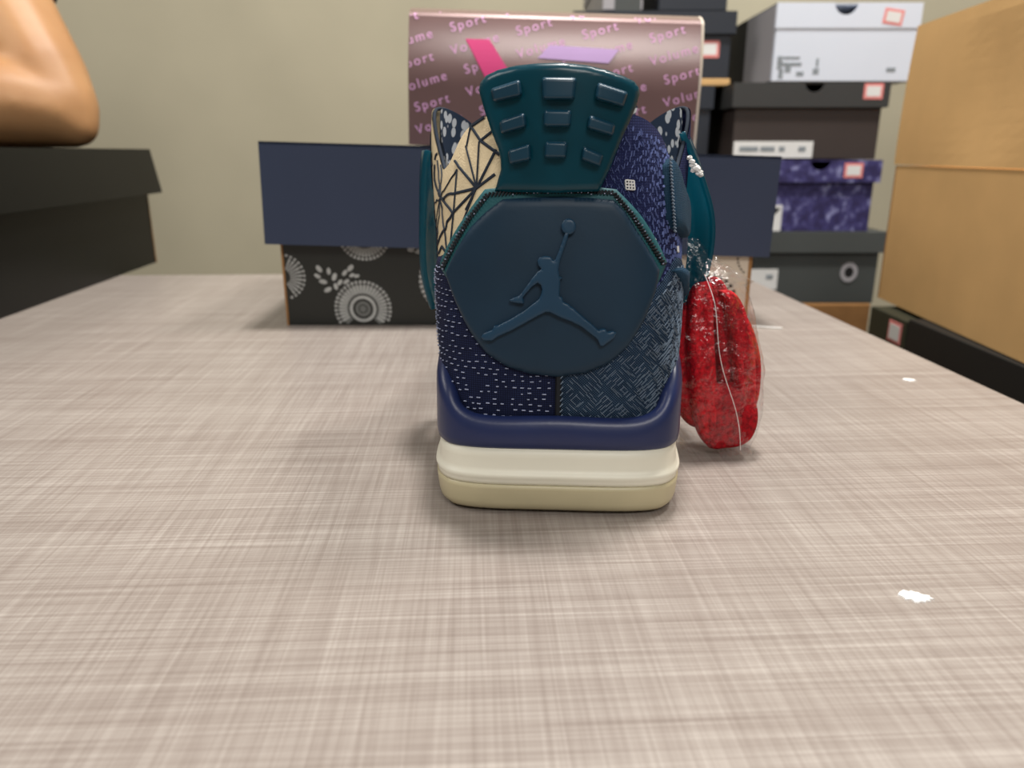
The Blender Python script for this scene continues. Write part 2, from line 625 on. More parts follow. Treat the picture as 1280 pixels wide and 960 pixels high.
def ribbons(name, lines, mat, parent, off, step=0.0012, kind='stuff', th=0.00025):
    """thread or printed strokes lying on the upper: list of (polyline in s,h; width in m)"""
    vs, fs = [], []
    for pl, w in lines:
        pl = np.array(pl, float)
        sc = np.array([SS, HS])
        r = np.array(resample(list(pl * sc), step, closed=False)) / sc
        c = U(r[:, 0], r[:, 1], off)
        e = 1e-3
        t = np.gradient(c, axis=0)
        nn = np.cross(U0(r[:, 0] + e, r[:, 1]) - U0(r[:, 0] - e, r[:, 1]), U0(r[:, 0], r[:, 1] + e) - U0(r[:, 0], r[:, 1] - e))
        b = np.cross(t, nn); b /= np.maximum(1e-12, np.linalg.norm(b, axis=1))[:, None]
        nn /= np.maximum(1e-12, np.linalg.norm(nn, axis=1))[:, None]
        k = len(vs)
        for i in range(len(c)):
            ww = w if np.isscalar(w) else w[0] + (w[1] - w[0]) * i / max(1, len(c) - 1)
            vs += [c[i] - b[i] * ww / 2 - nn[i] * th, c[i] - b[i] * ww * .28 + nn[i] * th, c[i] + b[i] * ww * .28 + nn[i] * th, c[i] + b[i] * ww / 2 - nn[i] * th]
        for i in range(len(c) - 1):
            a = k + 4 * i
            for q in range(3):
                fs.append([a + q, a + q + 1, a + q + 5, a + q + 4])
    o = obj_pd(name, vs, fs, mat, parent, False)
    if kind: o['kind'] = kind
    return o


def h_at(s, z):
    hh = np.linspace(0, 1, 200)
    zz = U0(np.full(200, s), hh)[:, 2]
    return float(np.interp(z, zz, hh))


shoe = empty('high_top_sneaker', (SX0, SY0, 0), SYAW)
tag(shoe, 'navy and teal high-top sneaker seen from the heel on the desk', 'sneaker')

# --- sole
SOLE_K = [(0, 0), (.031, .0010), (.0430, .0085), (.0465, .027), (.0465, .060), (.0455, .105), (.048, .148), (.051, .19), (.051, .238), (.037, .283), (0, .306)]
SOLE = np.zeros((20, 2))
for i in range(11): SOLE[i] = SOLE_K[i]
for i in range(1, 10): SOLE[20 - i] = (-SOLE_K[i][0], SOLE_K[i][1])
NS = 160
_k = np.arange(NS) * 20.0 / NS
SO = crom(SOLE, _k)
_t = np.roll(SO, -1, 0) - np.roll(SO, 1, 0)
SN = np.stack([_t[:, 1], -_t[:, 0]], 1)
SN /= np.linalg.norm(SN, axis=1)[:, None]
heel_up = 0.0012 * np.clip(1 - SO[:, 1] / 0.06, 0, 1)


def loft(name, rings, mat, parent, cap0=False, cap1=False):
    n = len(rings[0])
    vs = np.vstack(rings)
    fs = []
    for r in range(len(rings) - 1):
        for i in range(n):
            j = (i + 1) % n
            fs.append([r * n + i, r * n + j, (r + 1) * n + j, (r + 1) * n + i])
    if cap0: fs.append(list(range(n))[::-1])
    if cap1: fs.append([(len(rings) - 1) * n + i for i in range(n)])
    return obj_pd(name, vs, fs, mat, parent, True)


def ring(off, z):
    p = SO + SN * off
    z = np.broadcast_to(z, (NS,))
    return np.column_stack([p, z + spring(p[:, 1])])


loft('outsole', [ring(-.012, heel_up), ring(-.0042, heel_up), ring(-.0022, heel_up + .0007), ring(-.0008, heel_up + .0022), ring(-.0002, heel_up + .0042), ring(.0004, .0108), ring(.0004, .0124), ring(-.004, .0126)], 'outsole', shoe, True, True)
loft('midsole', [ring(-.004, .0125), ring(.0000, .0126), ring(.0001, .0138), ring(.0004, .0150), ring(.0008, .0160), ring(.0004, .0169), ring(-.0004, .0173), ring(-.0008, .0188), ring(-.0010, .0225), ring(-.0012, .0262), ring(-.006, .0262)], 'midsole', shoe, True, True)
TOPK = np.array([.0382, .0385, .0485, .057, .057, .048, .040, .035, .034, .035, .037])
topk = np.concatenate([TOPK, TOPK[9:0:-1]])[:, None]
tz = crom(topk, _k)[:, 0]
loft('midsole_wrap', [ring(-.005, .0260), ring(-.0012, .0262), ring(-.0004, .0270), ring(.0000, .0295), ring(-.0002, tz - .0060), ring(-.0008, tz - .0025), ring(-.0020, tz - .0008), ring(-.0036, tz), ring(-.0052, tz - .0004), ring(-.0066, tz - .0022), ring(-.0075, tz - .006), ring(-.008, tz - .011)], 'navy_pu', shoe)


# --- upper: quarters, vamp, lining
def upper_strip(name, s0, s1, ns, h0, h1, nh, off, mat, parent, flip=False):
    ss, hh = np.meshgrid(np.linspace(s0, s1, ns), np.linspace(h0, h1, nh), indexing='ij')
    p = U(ss.ravel(), hh.ravel(), off)
    fs = []
    for i in range(ns - 1):
        for j in range(nh - 1):
            a = i * nh + j
            f = [a, a + nh, a + nh + 1, a + 1]
            fs.append(f[::-1] if flip else f)
    return obj_pd(name, p, fs, mat, parent, True)


qr = upper_strip('quarter_panel', 0.0, 0.30, 110, 0, 1, 50, 0, 'indigo_cloth', shoe)
ql = upper_strip('quarter_panel', -0.30, 0.0, 110, 0, 1, 50, 0, 'cream_cloth', shoe)
ql['label'] = 'cream canvas quarter with dark printed lines'
qr['label'] = 'indigo cloth quarter with pale stitches'
upper_strip('vamp', 0.30, 0.70, 120, 0, 1, 40, 0, 'denim2', shoe)
upper_strip('lining', 0.0, 1.0, 200, 0.35, 1.0, 24, -0.0035, 'lining', shoe, True)
# padded collar edge
rim = []
sv = np.linspace(0, 1, 161)[:-1]
cc = U(sv, np.full(160, .998), -0.0012)
vs, fs = [], []
tt = np.roll(cc, -1, 0) - np.roll(cc, 1, 0); tt /= np.linalg.norm(tt, axis=1)[:, None]
nrm = U(sv, np.full(160, .998), 0.0) - cc; nrm /= np.linalg.norm(nrm, axis=1)[:, None]
bb = np.cross(tt, nrm)
for i in range(160):
    for q in range(8):
        a = q * math.pi / 4
        vs.append(cc[i] + 0.0008 * (nrm[i] * math.cos(a) + bb[i] * math.sin(a)))
for i in range(160):
    for q in range(8):
        j, r = (i + 1) % 160, (q + 1) % 8
        fs.append([i * 8 + q, j * 8 + q, j * 8 + r, i * 8 + r])
obj_pd('collar_binding', vs, fs, 'line_ink', shoe, True)
# tongue
vs, fs = [], []
for side in (0, 1):
    for i in range(13):
        a = i / 12
        y, z = 0.170 - 0.060 * a - 0.012 * a * a, 0.086 + 0.066 * a
        for j in range(11):
            b = (j - 5) / 5
            vs.append((b * (.022 + .012 * a), y + .018 * b * b - side * .005, z - .012 * b * b * (1 - a) - .004 * b ** 4))
for side in (0, 1):
    for i in range(12):
        for j in range(10):
            k = side * 143 + i * 11 + j
            f = [k, k + 1, k + 12, k + 11]
            fs.append(f if side == 0 else f[::-1])
rimi = [j for j in range(11)] + [i * 11 + 10 for i in range(1, 13)] + [132 + j for j in range(9, -1, -1)] + [i * 11 for i in range(11, 0, -1)]
for i in range(len(rimi)):
    a, b = rimi[i], rimi[(i + 1) % len(rimi)]
    fs.append([b, a, a + 143, b + 143])
obj_pd('tongue', vs, fs, 'lining', shoe, True)

# --- heel counters
def counter(sign, mat):
    sN = [0, .02, .05, .08, .105, .13, .16, .19, .215]
    zN = [.070, .072, .078, .086, .092, .091, .084, .074, .060]
    top_ = [(sign * s, h_at(sign * s, z)) for s, z in zip(sN, zN)]
    pl = [(0.0, .02)] + top_ + [(sign * .215, .02)]
    if sign < 0: pl = pl[::-1]
    return patch('heel_counter', pl, -.001, .0016, mat, shoe, .002, .0010, .0025)


cl = counter(-1, 'sashiko'); cl['label'] = 'dark indigo heel cloth with white running stitches'
cr = counter(1, 'denim'); cr['label'] = 'cross-woven blue denim heel cloth'


def arc_step(s, h, d, along='s'):
    e = 1e-3
    if along == 's':
        return d / max(1e-6, np.linalg.norm(U0(s + e, h) - U0(s - e, h)) / (2 * e))
    return d / max(1e-6, np.linalg.norm(U0(s, h + e) - U0(s, h - e)) / (2 * e))


def ctop(s):
    a = abs(s)
    z = np.interp(a, [0, .02, .05, .08, .105, .13, .16, .19, .215], [.070, .072, .078, .086, .092, .091, .084, .074, .060])
    return h_at(s, z)


# running stitches, left counter
ln = []
for r in range(26):
    z = .033 + r * .0022
    s = -.004 - random.random() * .004
    while s > -.205:
        h = h_at(s, z)
        if h < ctop(s) - .03:
            L = .0011 * random.uniform(.6, 1.3)
            if random.random() < .86:
                ds = arc_step(s, h, L)
                hj = random.uniform(-.003, .003)
                ln.append(([(s, h + hj), (s - ds, h_at(s - ds, z) + hj)], .00028))
        s -= arc_step(s, h, random.choice([.0026, .0030, .0034]))
ribbons('sashiko_stitches', ln, 'thread', cl, .0019)
# crossed grey yarns, right counter
ln = []
for ci in range(34):
    for cz_ in range(14):
        s0, z0_ = .005 + ci * .0058, .0335 + cz_ * .0042
        d = 1 if (ci + cz_ + (random.random() < .25)) % 2 else -1
        for k in range(4):
            s = s0 + random.uniform(-.0004, .0004) + k * .0014
            z = z0_ + random.uniform(-.0006, .0006) + (k * .0010 if d < 0 else -k * .0010)
            if s > .195 or z < .033 or random.random() < .15: continue
            h = h_at(s, z)
            L = random.uniform(.0018, .0032)
            s1 = s + arc_step(s, h, L * .7); h1 = h + d * arc_step(s, h, L * .7, 'h')
            if max(h, h1) < ctop(s1) - .02 and min(h, h1) > .02:
                ln.append(([(s, h), (s1, h1)], .00018))
ribbons('cross_yarns', ln, 'thread_grey', cr, .0018)
# heel seam
ln = [([(0.0, h_at(0, .036)), (0.0, h_at(0, .0560))], .0022)]
ribbons('heel_seam', ln, 'black_thread', shoe, .0021, th=.0006, kind=None)
ln = []
for r in range(9):
    z = .0375 + r * .0021
    ln.append(([(.0012, h_at(0, z)), (.0030, h_at(0, z + .0012))], .0004))
ribbons('seam_stitches', ln, 'thread_grey', shoe, .0026)

# --- heel plate with edging
edge_px = [(607, 237), (650, 234), (697, 233), (742, 234), (770, 237), (802, 272), (832, 328), (822, 352), (790, 400), (697, 430), (600, 400), (566, 356), (552, 333), (586, 266)]
trim = patch('plate_edging', [sh(*p) for p in edge_px], -.001, .0024, 'teal_trim', shoe, .002, .0008, .002)
plate_px = [(630, 250), (660, 248), (697, 247), (735, 248), (766, 251), (780, 266), (794, 290), (808, 314), (820, 338), (816, 362), (804, 395), (784, 430), (760, 452), (732, 464), (697, 469), (662, 465), (634, 456), (610, 440), (590, 412), (576, 382), (563, 342), (576, 312), (592, 285), (612, 264)]
plate = patch('heel_plate', [sh(*p) for p in plate_px], -.001, .0042, 'teal_plate', shoe, .0016, .0012, .0026)
# whip stitches on the edging
ln, lw = [], []
mid = [(558, 336), (570, 310), (590, 274), (612, 244), (650, 241), (697, 240), (742, 241), (766, 242), (788, 269), (807, 300), (826, 332)]
rs = resample(mid, 4.3, closed=False)
for i in range(len(rs) - 1):
    a, b = rs[i], rs[i + 1]
    t = (b - a) / np.linalg.norm(b - a); nrm2 = np.array([-t[1], t[0]])
    p0, p1 = a + nrm2 * 2.6, a + t * 3.0 - nrm2 * 2.6
    ln.append(([sh(*p0), sh(*p1)], .0009))
    if random.random() < .45:
        q = a + nrm2 * random.uniform(-3, 3)
        lw.append(([sh(*q), sh(*(q + t * 1.4))], .00038))
ribbons('edge_stitches', ln, 'black_thread', trim, .0027, th=.0004)
ribbons('pale_edge_stitches', lw, 'thread', trim, .0033)  # pale thread stitches among the black ones

# emblem on the plate: leaping figure with a ball
def jz(pts):
    return [(590 + .1874 * x, 265 + .1875 * y) for x, y in pts]


fig = jz([(622, 140), (600, 200), (575, 270), (552, 322), (540, 318), (525, 298), (490, 292), (455, 300), (440, 322), (446, 352), (466, 376), (440, 395), (410, 430), (375, 480), (340, 530), (318, 552), (290, 562), (262, 577), (270, 589), (320, 598), (352, 600), (345, 562), (365, 535), (405, 490), (440, 465), (462, 480), (470, 510), (462, 545), (445, 575), (400, 610), (350, 650), (270, 700), (185, 745), (165, 746), (155, 770), (100, 795), (88, 815), (100, 838), (150, 840), (190, 812), (270, 775), (360, 725), (440, 680), (490, 655), (520, 655), (580, 685), (660, 715), (720, 745), (780, 790), (830, 832), (848, 872), (864, 874), (935, 820), (948, 790), (930, 780), (895, 787), (880, 765), (855, 768), (838, 776), (800, 740), (740, 690), (690, 645), (640, 605), (608, 590), (602, 565), (582, 550), (585, 500), (588, 445), (602, 434), (582, 425), (576, 380), (587, 320), (607, 260), (628, 205), (644, 150), (640, 142)])
ball = jz([(643 + 47 * math.cos(a), 102 + 51 * math.sin(a)) for a in np.linspace(0, 2 * math.pi, 24, endpoint=False)])
em = patch('emblem_figure', [sh(*p) for p in fig], .003, .0064, 'emblem', plate, .0007, .0003, .0005)
eb = patch('emblem_ball', [sh(*p) for p in ball], .003, .0064, 'emblem', plate, .0007, .0003, .0005)

# --- heel tab
def tab_local(px, py, lift=0.0, wl=None):
    """photo position on the tab's curved sheet -> shoe-local point, lifted towards the camera side"""
    yl = 0.006
    for _ in range(5):
        p = P(px, py, SY0 + yl)
        x = p.x - SX0 - .056 * yl
        z = p.z
        a = max(0.0, (z - .112) / .045)
        yl = 0.0045 - 0.001 * a + 0.003 * a * a + 9.0 * x * x - lift
    return np.array([x, yl, z])


tab_px = [(598, 112), (600, 103), (607, 94), (622, 87), (645, 81.5), (671, 79), (702, 78.2), (733, 81.5), (759, 88), (780, 96), (792, 102), (798, 110), (799, 118), (795, 132), (787, 151), (778, 171), (770, 191), (762, 211), (754, 228), (748, 239), (697, 241), (618, 240), (622, 226), (626, 212), (625.5, 200), (623, 187), (614, 164), (606, 140)]


def tab_patch(name, px_poly, l0, l1, mat, parent, spacing=5.0, bevel=.001, bw=5.0):
    poly = resample(px_poly, spacing)
    V, Fs = poly_fill(poly, spacing)
    d = bdist(V, poly)
    o1 = l1 - bevel * np.clip(1 - d / bw, 0, 1) ** 2
    top_ = [tab_local(V[i, 0], V[i, 1], o1[i]) for i in range(len(V))]
    be = boundary_edges(Fs)
    n = len(V)
    low = [tab_local(V[i, 0], V[i, 1], l0) for i in range(n)]
    # real back: keep the outline's width by reusing the front x, z
    low = [np.array([top_[i][0], low[i][1], top_[i][2]]) for i in range(n)]
    fs = [list(f)[::-1] for f in Fs] + [[i + n for i in f] for f in Fs] + [[a, b, b + n, a + n] for a, b in be]
    bm = bmesh.new()
    bv = [bm.verts.new(tuple(map(float, v))) for v in list(top_) + low]
    for f in fs:
        try: bm.faces.new([bv[i] for i in f])
        except ValueError: pass
    return obj_bm(name, bm, mat, parent, True)


tab = tab_patch('heel_tab', tab_px, -.0045, 0.0, 'teal_tab', shoe, 4.0, .0016, 7.0)


def grow(pts, k):
    c = np.mean(np.array(pts), axis=0)
    return [tuple(c + (np.array(p) - c) * k) for p in pts]


def zt(pts):
    return [(590 + .1876 * x, 70 + .1875 * y) for x, y in pts]


for q in ([(130, 218), (312, 160), (326, 262), (150, 300)], [(474, 146), (688, 150), (674, 284), (480, 284)], [(845, 182), (1030, 245), (1000, 335), (828, 285)],
          [(188, 434), (345, 380), (357, 472), (200, 515)], [(488, 362), (657, 364), (652, 468), (484, 468)], [(790, 398), (947, 455), (930, 530), (773, 483)],
          [(243, 632), (382, 588), (387, 692), (258, 720)], [(494, 572), (632, 576), (624, 678), (489, 676)], [(745, 606), (870, 660), (846, 735), (733, 692)]):
    tab_patch('grip_block', smooth_poly(resample(grow(zt(q), 1.10), 12.0), 2), -.0008, .0034, 'teal_block', tab, 1.8, .0016, 3.4)

# --- printed web lines on the cream quarter
A_, B_, C_ = (594, 234.5), (548, 245.5), (563.5, 266)
D_, E_, G_ = (598.6, 175), (619, 186), (586, 157)
W1, W2 = .0011, .0006
web = [([A_, (571, 208)], W1), ([A_, (580, 182)], W2), ([A_, (597, 176)], W2), ([A_, E_], W1), ([A_, (618, 217)], W1), ([A_, B_], W1), ([A_, C_], W1), ([A_, (573, 285), (558, 318)], W2), ([A_, (580, 262)], W2),
       ([B_, (532, 204)], W1), ([B_, (569, 211)], W2), ([B_, C_], W1), ([B_, (536, 257)], W2), ([B_, (538, 319)], W2), ([B_, (543, 322)], W2), ([B_, (557, 318)], W2), ([B_, (551, 205)], W2), ([B_, (545, 200)], W2),
       ([C_, (545, 302), (557, 318)], W1), ([(569, 211), (565, 262), (560, 314)], W2), ([G_, (604, 145)], .0015), ([G_, D_, (624, 193)], W1), ([D_, (614, 163)], W1), ([(571, 208), (566, 201)], W1), ([(533, 199), (548, 190)], W1),
       ([(540, 324), (556, 319)], .0015), ([G_, (581, 182)], W2)]
lines = []
for pts, w in web:
    lines.append(([sh(*p) for p in resample(pts, 8, closed=False)], w))
for k in range(9):   # the same star pattern carried on along the side
    cs, ch = -.225 - .008 * k, .35 + .25 * ((k * 7) % 3)
    for a in range(7):
        an = a * math.pi / 3.5 + k
        lines.append(([(cs, ch), (min(-.212, max(-.295, cs + .018 * math.cos(an))), min(.97, max(.12, ch + .12 * math.sin(an))))], W2))
ribbons('printed_lines', lines, 'line_ink', ql, .0004, th=.0002)

# --- broken vertical stitches on the indigo quarter
ln = []
s = .012
while s < .17:
    for ph in range(2):
        h = .42 + random.random() * .03
        while h < .95:
            if random.random() < .8:
                L = arc_step(s, h, random.uniform(.0009, .0020), 'h')
                ds = random.uniform(-.0008, .0008)
                ln.append(([(s + ph * .0018 + ds, h), (s + ph * .0018 + random.choice([-.0012, .0012]) + ds, min(.97, h + L))], .00016))
            h += arc_step(s, h, random.uniform(.0026, .0040), 'h')
    s += arc_step(s, .7, .0016)
ribbons('vertical_stitches', ln, 'thread_blue', qr, .0003)
# little white stitched squares
ln = []
for cx, cy, nx, ny in ((788, 231, 3, 3), (817, 304, 2, 3), (848, 311, 1, 2)):
    s0, h0 = sh(cx, cy)
    us, uh = arc_step(s0, h0, .0010), arc_step(s0, h0, .0010, 'h')
    for i in range(nx + 1):
        q = (i - nx / 2) * us
        ln.append(([(s0 + q, h0 - ny / 2 * uh), (s0 + q, h0 + ny / 2 * uh)], .0005))
    for j in range(ny + 1):
        q = (j - ny / 2) * uh
        ln.append(([(s0 - nx / 2 * us, h0 + q), (s0 + nx / 2 * us, h0 + q)], .0005))
ribbons('stitched_squares', ln, 'paper', qr, .0009)
# denim tabs on the right flank
t1 = patch('denim_tab', smooth_poly([sh(*p) for p in ((830, 196), (843, 214), (856, 250), (861, 290), (848, 291), (836, 285), (833, 240))], 1), -.0005, .0036, 'denim2', shoe, .0016, .0012, .002)
t2 = patch('denim_tab', smooth_poly([sh(*p) for p in ((836, 340), (846, 332), (859, 334), (862, 350), (858, 372), (842, 372))], 1), -.0005, .0040, 'denim2', shoe, .0016, .0014, .0024)
ln = []
for i in range(22):
    y = 200 + i * 4.2
    x = 830 + 6 * (i / 21)
    ln.append(([sh(x - 1.5, y), sh(x + 1.5, y + 2.4)], .0007))
ribbons('zigzag_stitch', ln, 'thread_grey', shoe, .0034)

# --- side wings: bowed plastic ribbons standing off the upper
def catmull(c, m):
    c = np.array(c, float); n = len(c); out = []
    for t in np.linspace(0, n - 1, m):
        i = min(int(t), n - 2); f = t - i
        p0, p1, p2, p3 = c[max(0, i - 1)], c[i], c[i + 1], c[min(n - 1, i + 2)]
        out.append(.5 * (2 * p1 + (p2 - p0) * f + (2 * p0 - 5 * p1 + 4 * p2 - p3) * f * f + (3 * p1 - p0 - 3 * p2 + p3) * f ** 3))
    return np.array(out)


def wing(rear, front, name='lace_wing'):
    """moulded plastic sheet between a flared rear rim and a front edge near the upper"""
    m = 44
    R_, F_ = catmull(rear, m), catmull(front, m)
    sg = np.sign(R_[:, 0].mean())
    K = 7
    grid = np.array([[R_[i] + (F_[i] - R_[i]) * (k / (K - 1)) + np.array([sg * .004 * math.sin(math.pi * k / (K - 1)), 0, 0]) for k in range(K)] for i in range(m)])
    tu = np.gradient(grid, axis=0); tv = np.gradient(grid, axis=1)
    nn = np.cross(tu, tv); nn /= np.maximum(1e-9, np.linalg.norm(nn, axis=2))[:, :, None]
    if (nn[:, :, 0].mean()) * sg < 0: nn = -nn
    th = np.full((m, K, 1), .0009); th[:, 0] = .0011
    A, B = (grid + nn * th).reshape(-1, 3), (grid - nn * th).reshape(-1, 3)
    vs = np.vstack([A, B]); n = m * K
    bm = bmesh.new()
    bv = [bm.verts.new(tuple(map(float, v))) for v in vs]
    for i in range(m - 1):
        for k in range(K - 1):
            a = i * K + k
            bm.faces.new([bv[j] for j in (a, a + 1, a + K + 1, a + K)])
            bm.faces.new([bv[j + n] for j in (a + K, a + K + 1, a + 1, a)])
    rim_ = [k for k in range(K)] + [i * K + K - 1 for i in range(1, m)] + [(m - 1) * K + k for k in range(K - 2, -1, -1)] + [i * K for i in range(m - 2, 0, -1)]
    for q in range(len(rim_)):
        a, b = rim_[q], rim_[(q + 1) % len(rim_)]
        bm.faces.new([bv[j] for j in (b, a, a + n, b + n)])
    return obj_bm(name, bm, 'teal_wing', shoe, True)


def loc_at(px, py, yl):
    p = P(px, py, SY0 + yl)
    return (p.x - SX0 - .056 * yl, yl, p.z)


wing([loc_at(x, y, .074) for x, y in ((850, 166), (864, 196), (877, 228), (887, 265), (888, 300), (880, 340), (862, 375), (845, 394))],
     [loc_at(x, y, .112) for x, y in ((842, 170), (848, 198), (855, 235), (860, 270), (860, 300), (857, 335), (849, 362), (838, 380))])
wing([loc_at(x, y, .076) for x, y in ((535, 188), (531, 205), (529, 240), (528, 280), (528, 315), (531, 350), (541, 388))],
     [loc_at(x, y, .112) for x, y in ((546, 190), (546, 206), (546, 240), (547, 280), (547, 312), (549, 342), (556, 370))])
# ragged white tag cord on the right wing
vs, fs = [], []
bm = bmesh.new()
for (x, y, r) in ((860, 197, .0009), (863, 202, .0011), (867, 206, .0009), (868, 211, .0015), (864, 213, .0008), (872, 216, .0012), (870, 213, .0009), (874, 218, .0009), (862, 207, .0007)):
    q = loc_at(x, y, .068)
    g = bmesh.ops.create_icosphere(bm, subdivisions=2, radius=r)
    for v in g['verts']:
        v.co = Vector(q) + Vector((v.co.x * 1.3, v.co.y, v.co.z)) * random.uniform(.7, 1.2)
obj_bm('tag_cord', bm, 'paper', shoe)

# ------------------------------------------------------------------ red laces in a bag
LB = P(903, 566, .318)
lace = empty('shoelace_bundle', (LB.x - .002, LB.y, 0.002))
tag(lace, 'folded red knit shoelaces bundled inside the clear bag beside the sneaker', 'shoelaces')
lace.rotation_euler = (math.radians(-6), math.radians(-6.5), 0)


def fold(cx, cy, z0, z1, wx, wy, mat, ph):
    """one folded length of lace: a rounded upright pad with a groove"""
    nu, nv = 28, 30
    vs, fs = [], []
    for j in range(nv + 1):
        v = j / nv
        a = (v - .5) * math.pi
        r = abs(math.cos(a)) ** .42
        z = z0 + (z1 - z0) * (.5 + .5 * math.sin(a))
        for i in range(nu):
            t = 2 * math.pi * i / nu
            c, s_ = math.cos(t), math.sin(t)
            x = wx * math.copysign(abs(c) ** .7, c) * r
            y = wy * math.copysign(abs(s_) ** .7, s_) * r
            k = 1 + .06 * math.sin(9 * v + ph + 2 * t) + .04 * math.sin(23 * v + ph * 2)
            y *= k * (1 - .25 * math.exp(-(x / (wx * .18)) ** 2))
            bend = .0035 * math.sin(math.pi * v)
            vs.append((cx * (.55 + .45 * math.sin(math.pi * min(1, max(0, v * .9 + .08)))) + x + bend * (1 if cx > 0 else -1), cy + y, z))
    for j in range(nv):
        for i in range(nu):
            k = (i + 1) % nu
            fs.append([j * nu + i, j * nu + k, (j + 1) * nu + k, (j + 1) * nu + i])
    return obj_pd('lace_fold', vs, fs, mat, lace, True)


fold(-.0095, .002, .010, .066, .0062, .0085, 'red_lace2', 0.3)
fold(-.0030, -.003, .002, .0745, .0062, .0085, 'red_lace', 1.3)
fold(.0030, .004, .004, .0755, .0055, .0085, 'red_lace2', 2.1)
fold(.0085, -.002, .003, .0700, .0048, .0085, 'red_lace', 3.0)
fold(.0130, .003, .010, .0620, .0040, .0080, 'red_lace', 4.2)
fold(.0010, -.0045, .001, .030, .0120, .0070, 'red_lace2', 5.0)

bag = empty('plastic_bag', (lace.location.x, lace.location.y, 0.0))
bag.rotation_euler = lace.rotation_euler
tag(bag, 'crinkled clear plastic bag holding the red shoelaces', 'plastic bag')
nu, nv = 56, 60
vs, fs = [], []
for j in range(nv + 1):
    v = j / nv
    z = -.001 + v * .096
    if v < .06: w, d = .0135 + .05 * v, .0015 + .14 * v
    elif v < .78:
        q = (v - .06) / .72
        w = .0165 + .0048 * math.sin(math.pi * q) - .001 * q
        d = .0099 + .0045 * math.sin(math.pi * q)
    else:
        q = (v - .78) / .22
        w = .0155 * (1 - q) ** 1.6 + .0035
        d = .0099 * (1 - q) ** 1.6 + .0022
    for i in range(nu):
        t = 2 * math.pi * i / nu
        wr = 1 + .035 * math.sin(5 * t + 11 * v) + .03 * math.sin(9 * t - 17 * v) + random.uniform(-.012, .012)
        vs.append((w * math.copysign(abs(math.cos(t)) ** .8, math.cos(t)) * wr - .006 * max(0, v - .78) / .22, d * math.copysign(abs(math.sin(t)) ** .8, math.sin(t)) * wr, z))
for j in range(nv):
    for i in range(nu):
        k = (i + 1) % nu
        fs.append([j * nu + i, j * nu + k, (j + 1) * nu + k, (j + 1) * nu + i])
obj_pd('bag_film', vs, fs, 'film', bag, True)
# white welded seam down the front
vs, fs = [], []
for i in range(50):
    v = i / 49
    z = .004 + v * .076
    x = .006 - .010 * v + .0012 * math.sin(9 * v)
    y = -.0150 - .002 * math.sin(math.pi * v)
    if v > .85: y += .004 * (v - .85) / .15
    for a, b in ((-.00016, 0), (0, -.0002), (.00016, 0)):
        vs.append((x + a, y + b, z))
for i in range(49):
    for q in range(2):
        fs.append([i * 3 + q, i * 3 + q + 1, i * 3 + q + 4, i * 3 + q + 3])
obj_pd('bag_seam', vs, fs, 'film_edge', bag, True)
# flat crimped hem lying on the table
vs, fs = [], []
for i in range(15):
    x = -.003 + .014 * i / 14
    for j in range(4):
        vs.append((x + random.uniform(-.0004, .0004), -.006 - .004 * j, .0015 + .0022 * abs(math.sin(i * 1.7 + j)) * (1 if j else .5)))
for i in range(14):
    for j in range(3):
        fs.append([i * 4 + j, i * 4 + j + 1, (i + 1) * 4 + j + 1, (i + 1) * 4 + j])
obj_pd('bag_hem', vs, fs, 'film', bag)


# ------------------------------------------------------------------ boxes
def shoebox(name, label, loc, W, D, H, lid_h, mat_body, mat_lid, rz=0.0, over=.003, notch=None, group=None, body_h=None, cat='shoebox', flare=0.0, bev=.0012):
    """loc: bottom centre of the FRONT face; box runs back along +y"""
    root = empty(name, loc, rz)
    tag(root, label, cat, group)
    bh = body_h or (H - .003)
    if notch: bh = min(bh, H - notch[1] - .004)
    box_obj('body', (-W / 2 + over, over, 0), (W / 2 - over, D - over, bh), mat_body, root, bev)
    th = .0016
    z0, z1 = H - lid_h, H
    bm = bmesh.new()
    def quadbox(lo, hi): bm_box(bm, lo, hi)
    quadbox((-W / 2, D - th, z0), (W / 2, D, z1))
    quadbox((-W / 2, th, z0), (-W / 2 + th, D - th, z1))
    quadbox((W / 2 - th, th, z0), (W / 2, D - th, z1))
    quadbox((-W / 2, th if not notch else .004, z1 - th), (W / 2, D - th, z1))
    poly = [(-W / 2, z0), (W / 2, z0), (W / 2, z1)]
    if notch:
        nx, nr = notch
        poly += [(nx + nr * math.cos(a), z1 - nr * math.sin(a) * .95) for a in np.linspace(0, math.pi, 14)]
    poly.append((-W / 2, z1))
    V, Fs = poly_fill(poly)
    n = len(V)
    bv = [bm.verts.new((a, 0.0, b)) for a, b in V] + [bm.verts.new((a, th, b)) for a, b in V]
    for f in Fs:
        bm.faces.new([bv[i] for i in f]); bm.faces.new([bv[i + n] for i in reversed(f)])
    for a, b in boundary_edges(Fs):
        bm.faces.new([bv[b], bv[a], bv[a + n], bv[b + n]])
    if flare:
        for v in bm.verts:
            k = (z1 - v.co.z) / lid_h * flare
            v.co.x += math.copysign(k, v.co.x)
            v.co.y += k if v.co.y > D / 2 else -k
    lid = obj_bm('lid', bm, mat_lid, root)
    return root, lid


def decal(name, parent, x, z, w, h, mat, y=0.0, rot=0.0, th=.0004):
    """thin paper piece glued to a front face"""
    bm = bmesh.new()
    bm_box(bm, (-w / 2, -th, -h / 2), (w / 2, 0, h / 2))
    m = Matrix.Translation((x, y, z)) @ Matrix.Rotation(rot, 4, 'Y')
    bmesh.ops.transform(bm, matrix=m, verts=bm.verts)
    return obj_bm(name, bm, mat, parent)


def sticker(parent, x, z, w, h, y=0.0, rot=0.0):
    s_ = decal('price_sticker', parent, x, z, w, h, 'sticker_red', y, rot, .0004)
    i_ = decal('sticker_field', s_, x, z, w * .74, h * .66, 'paper', y - .0004, rot, .0002)
    return s_


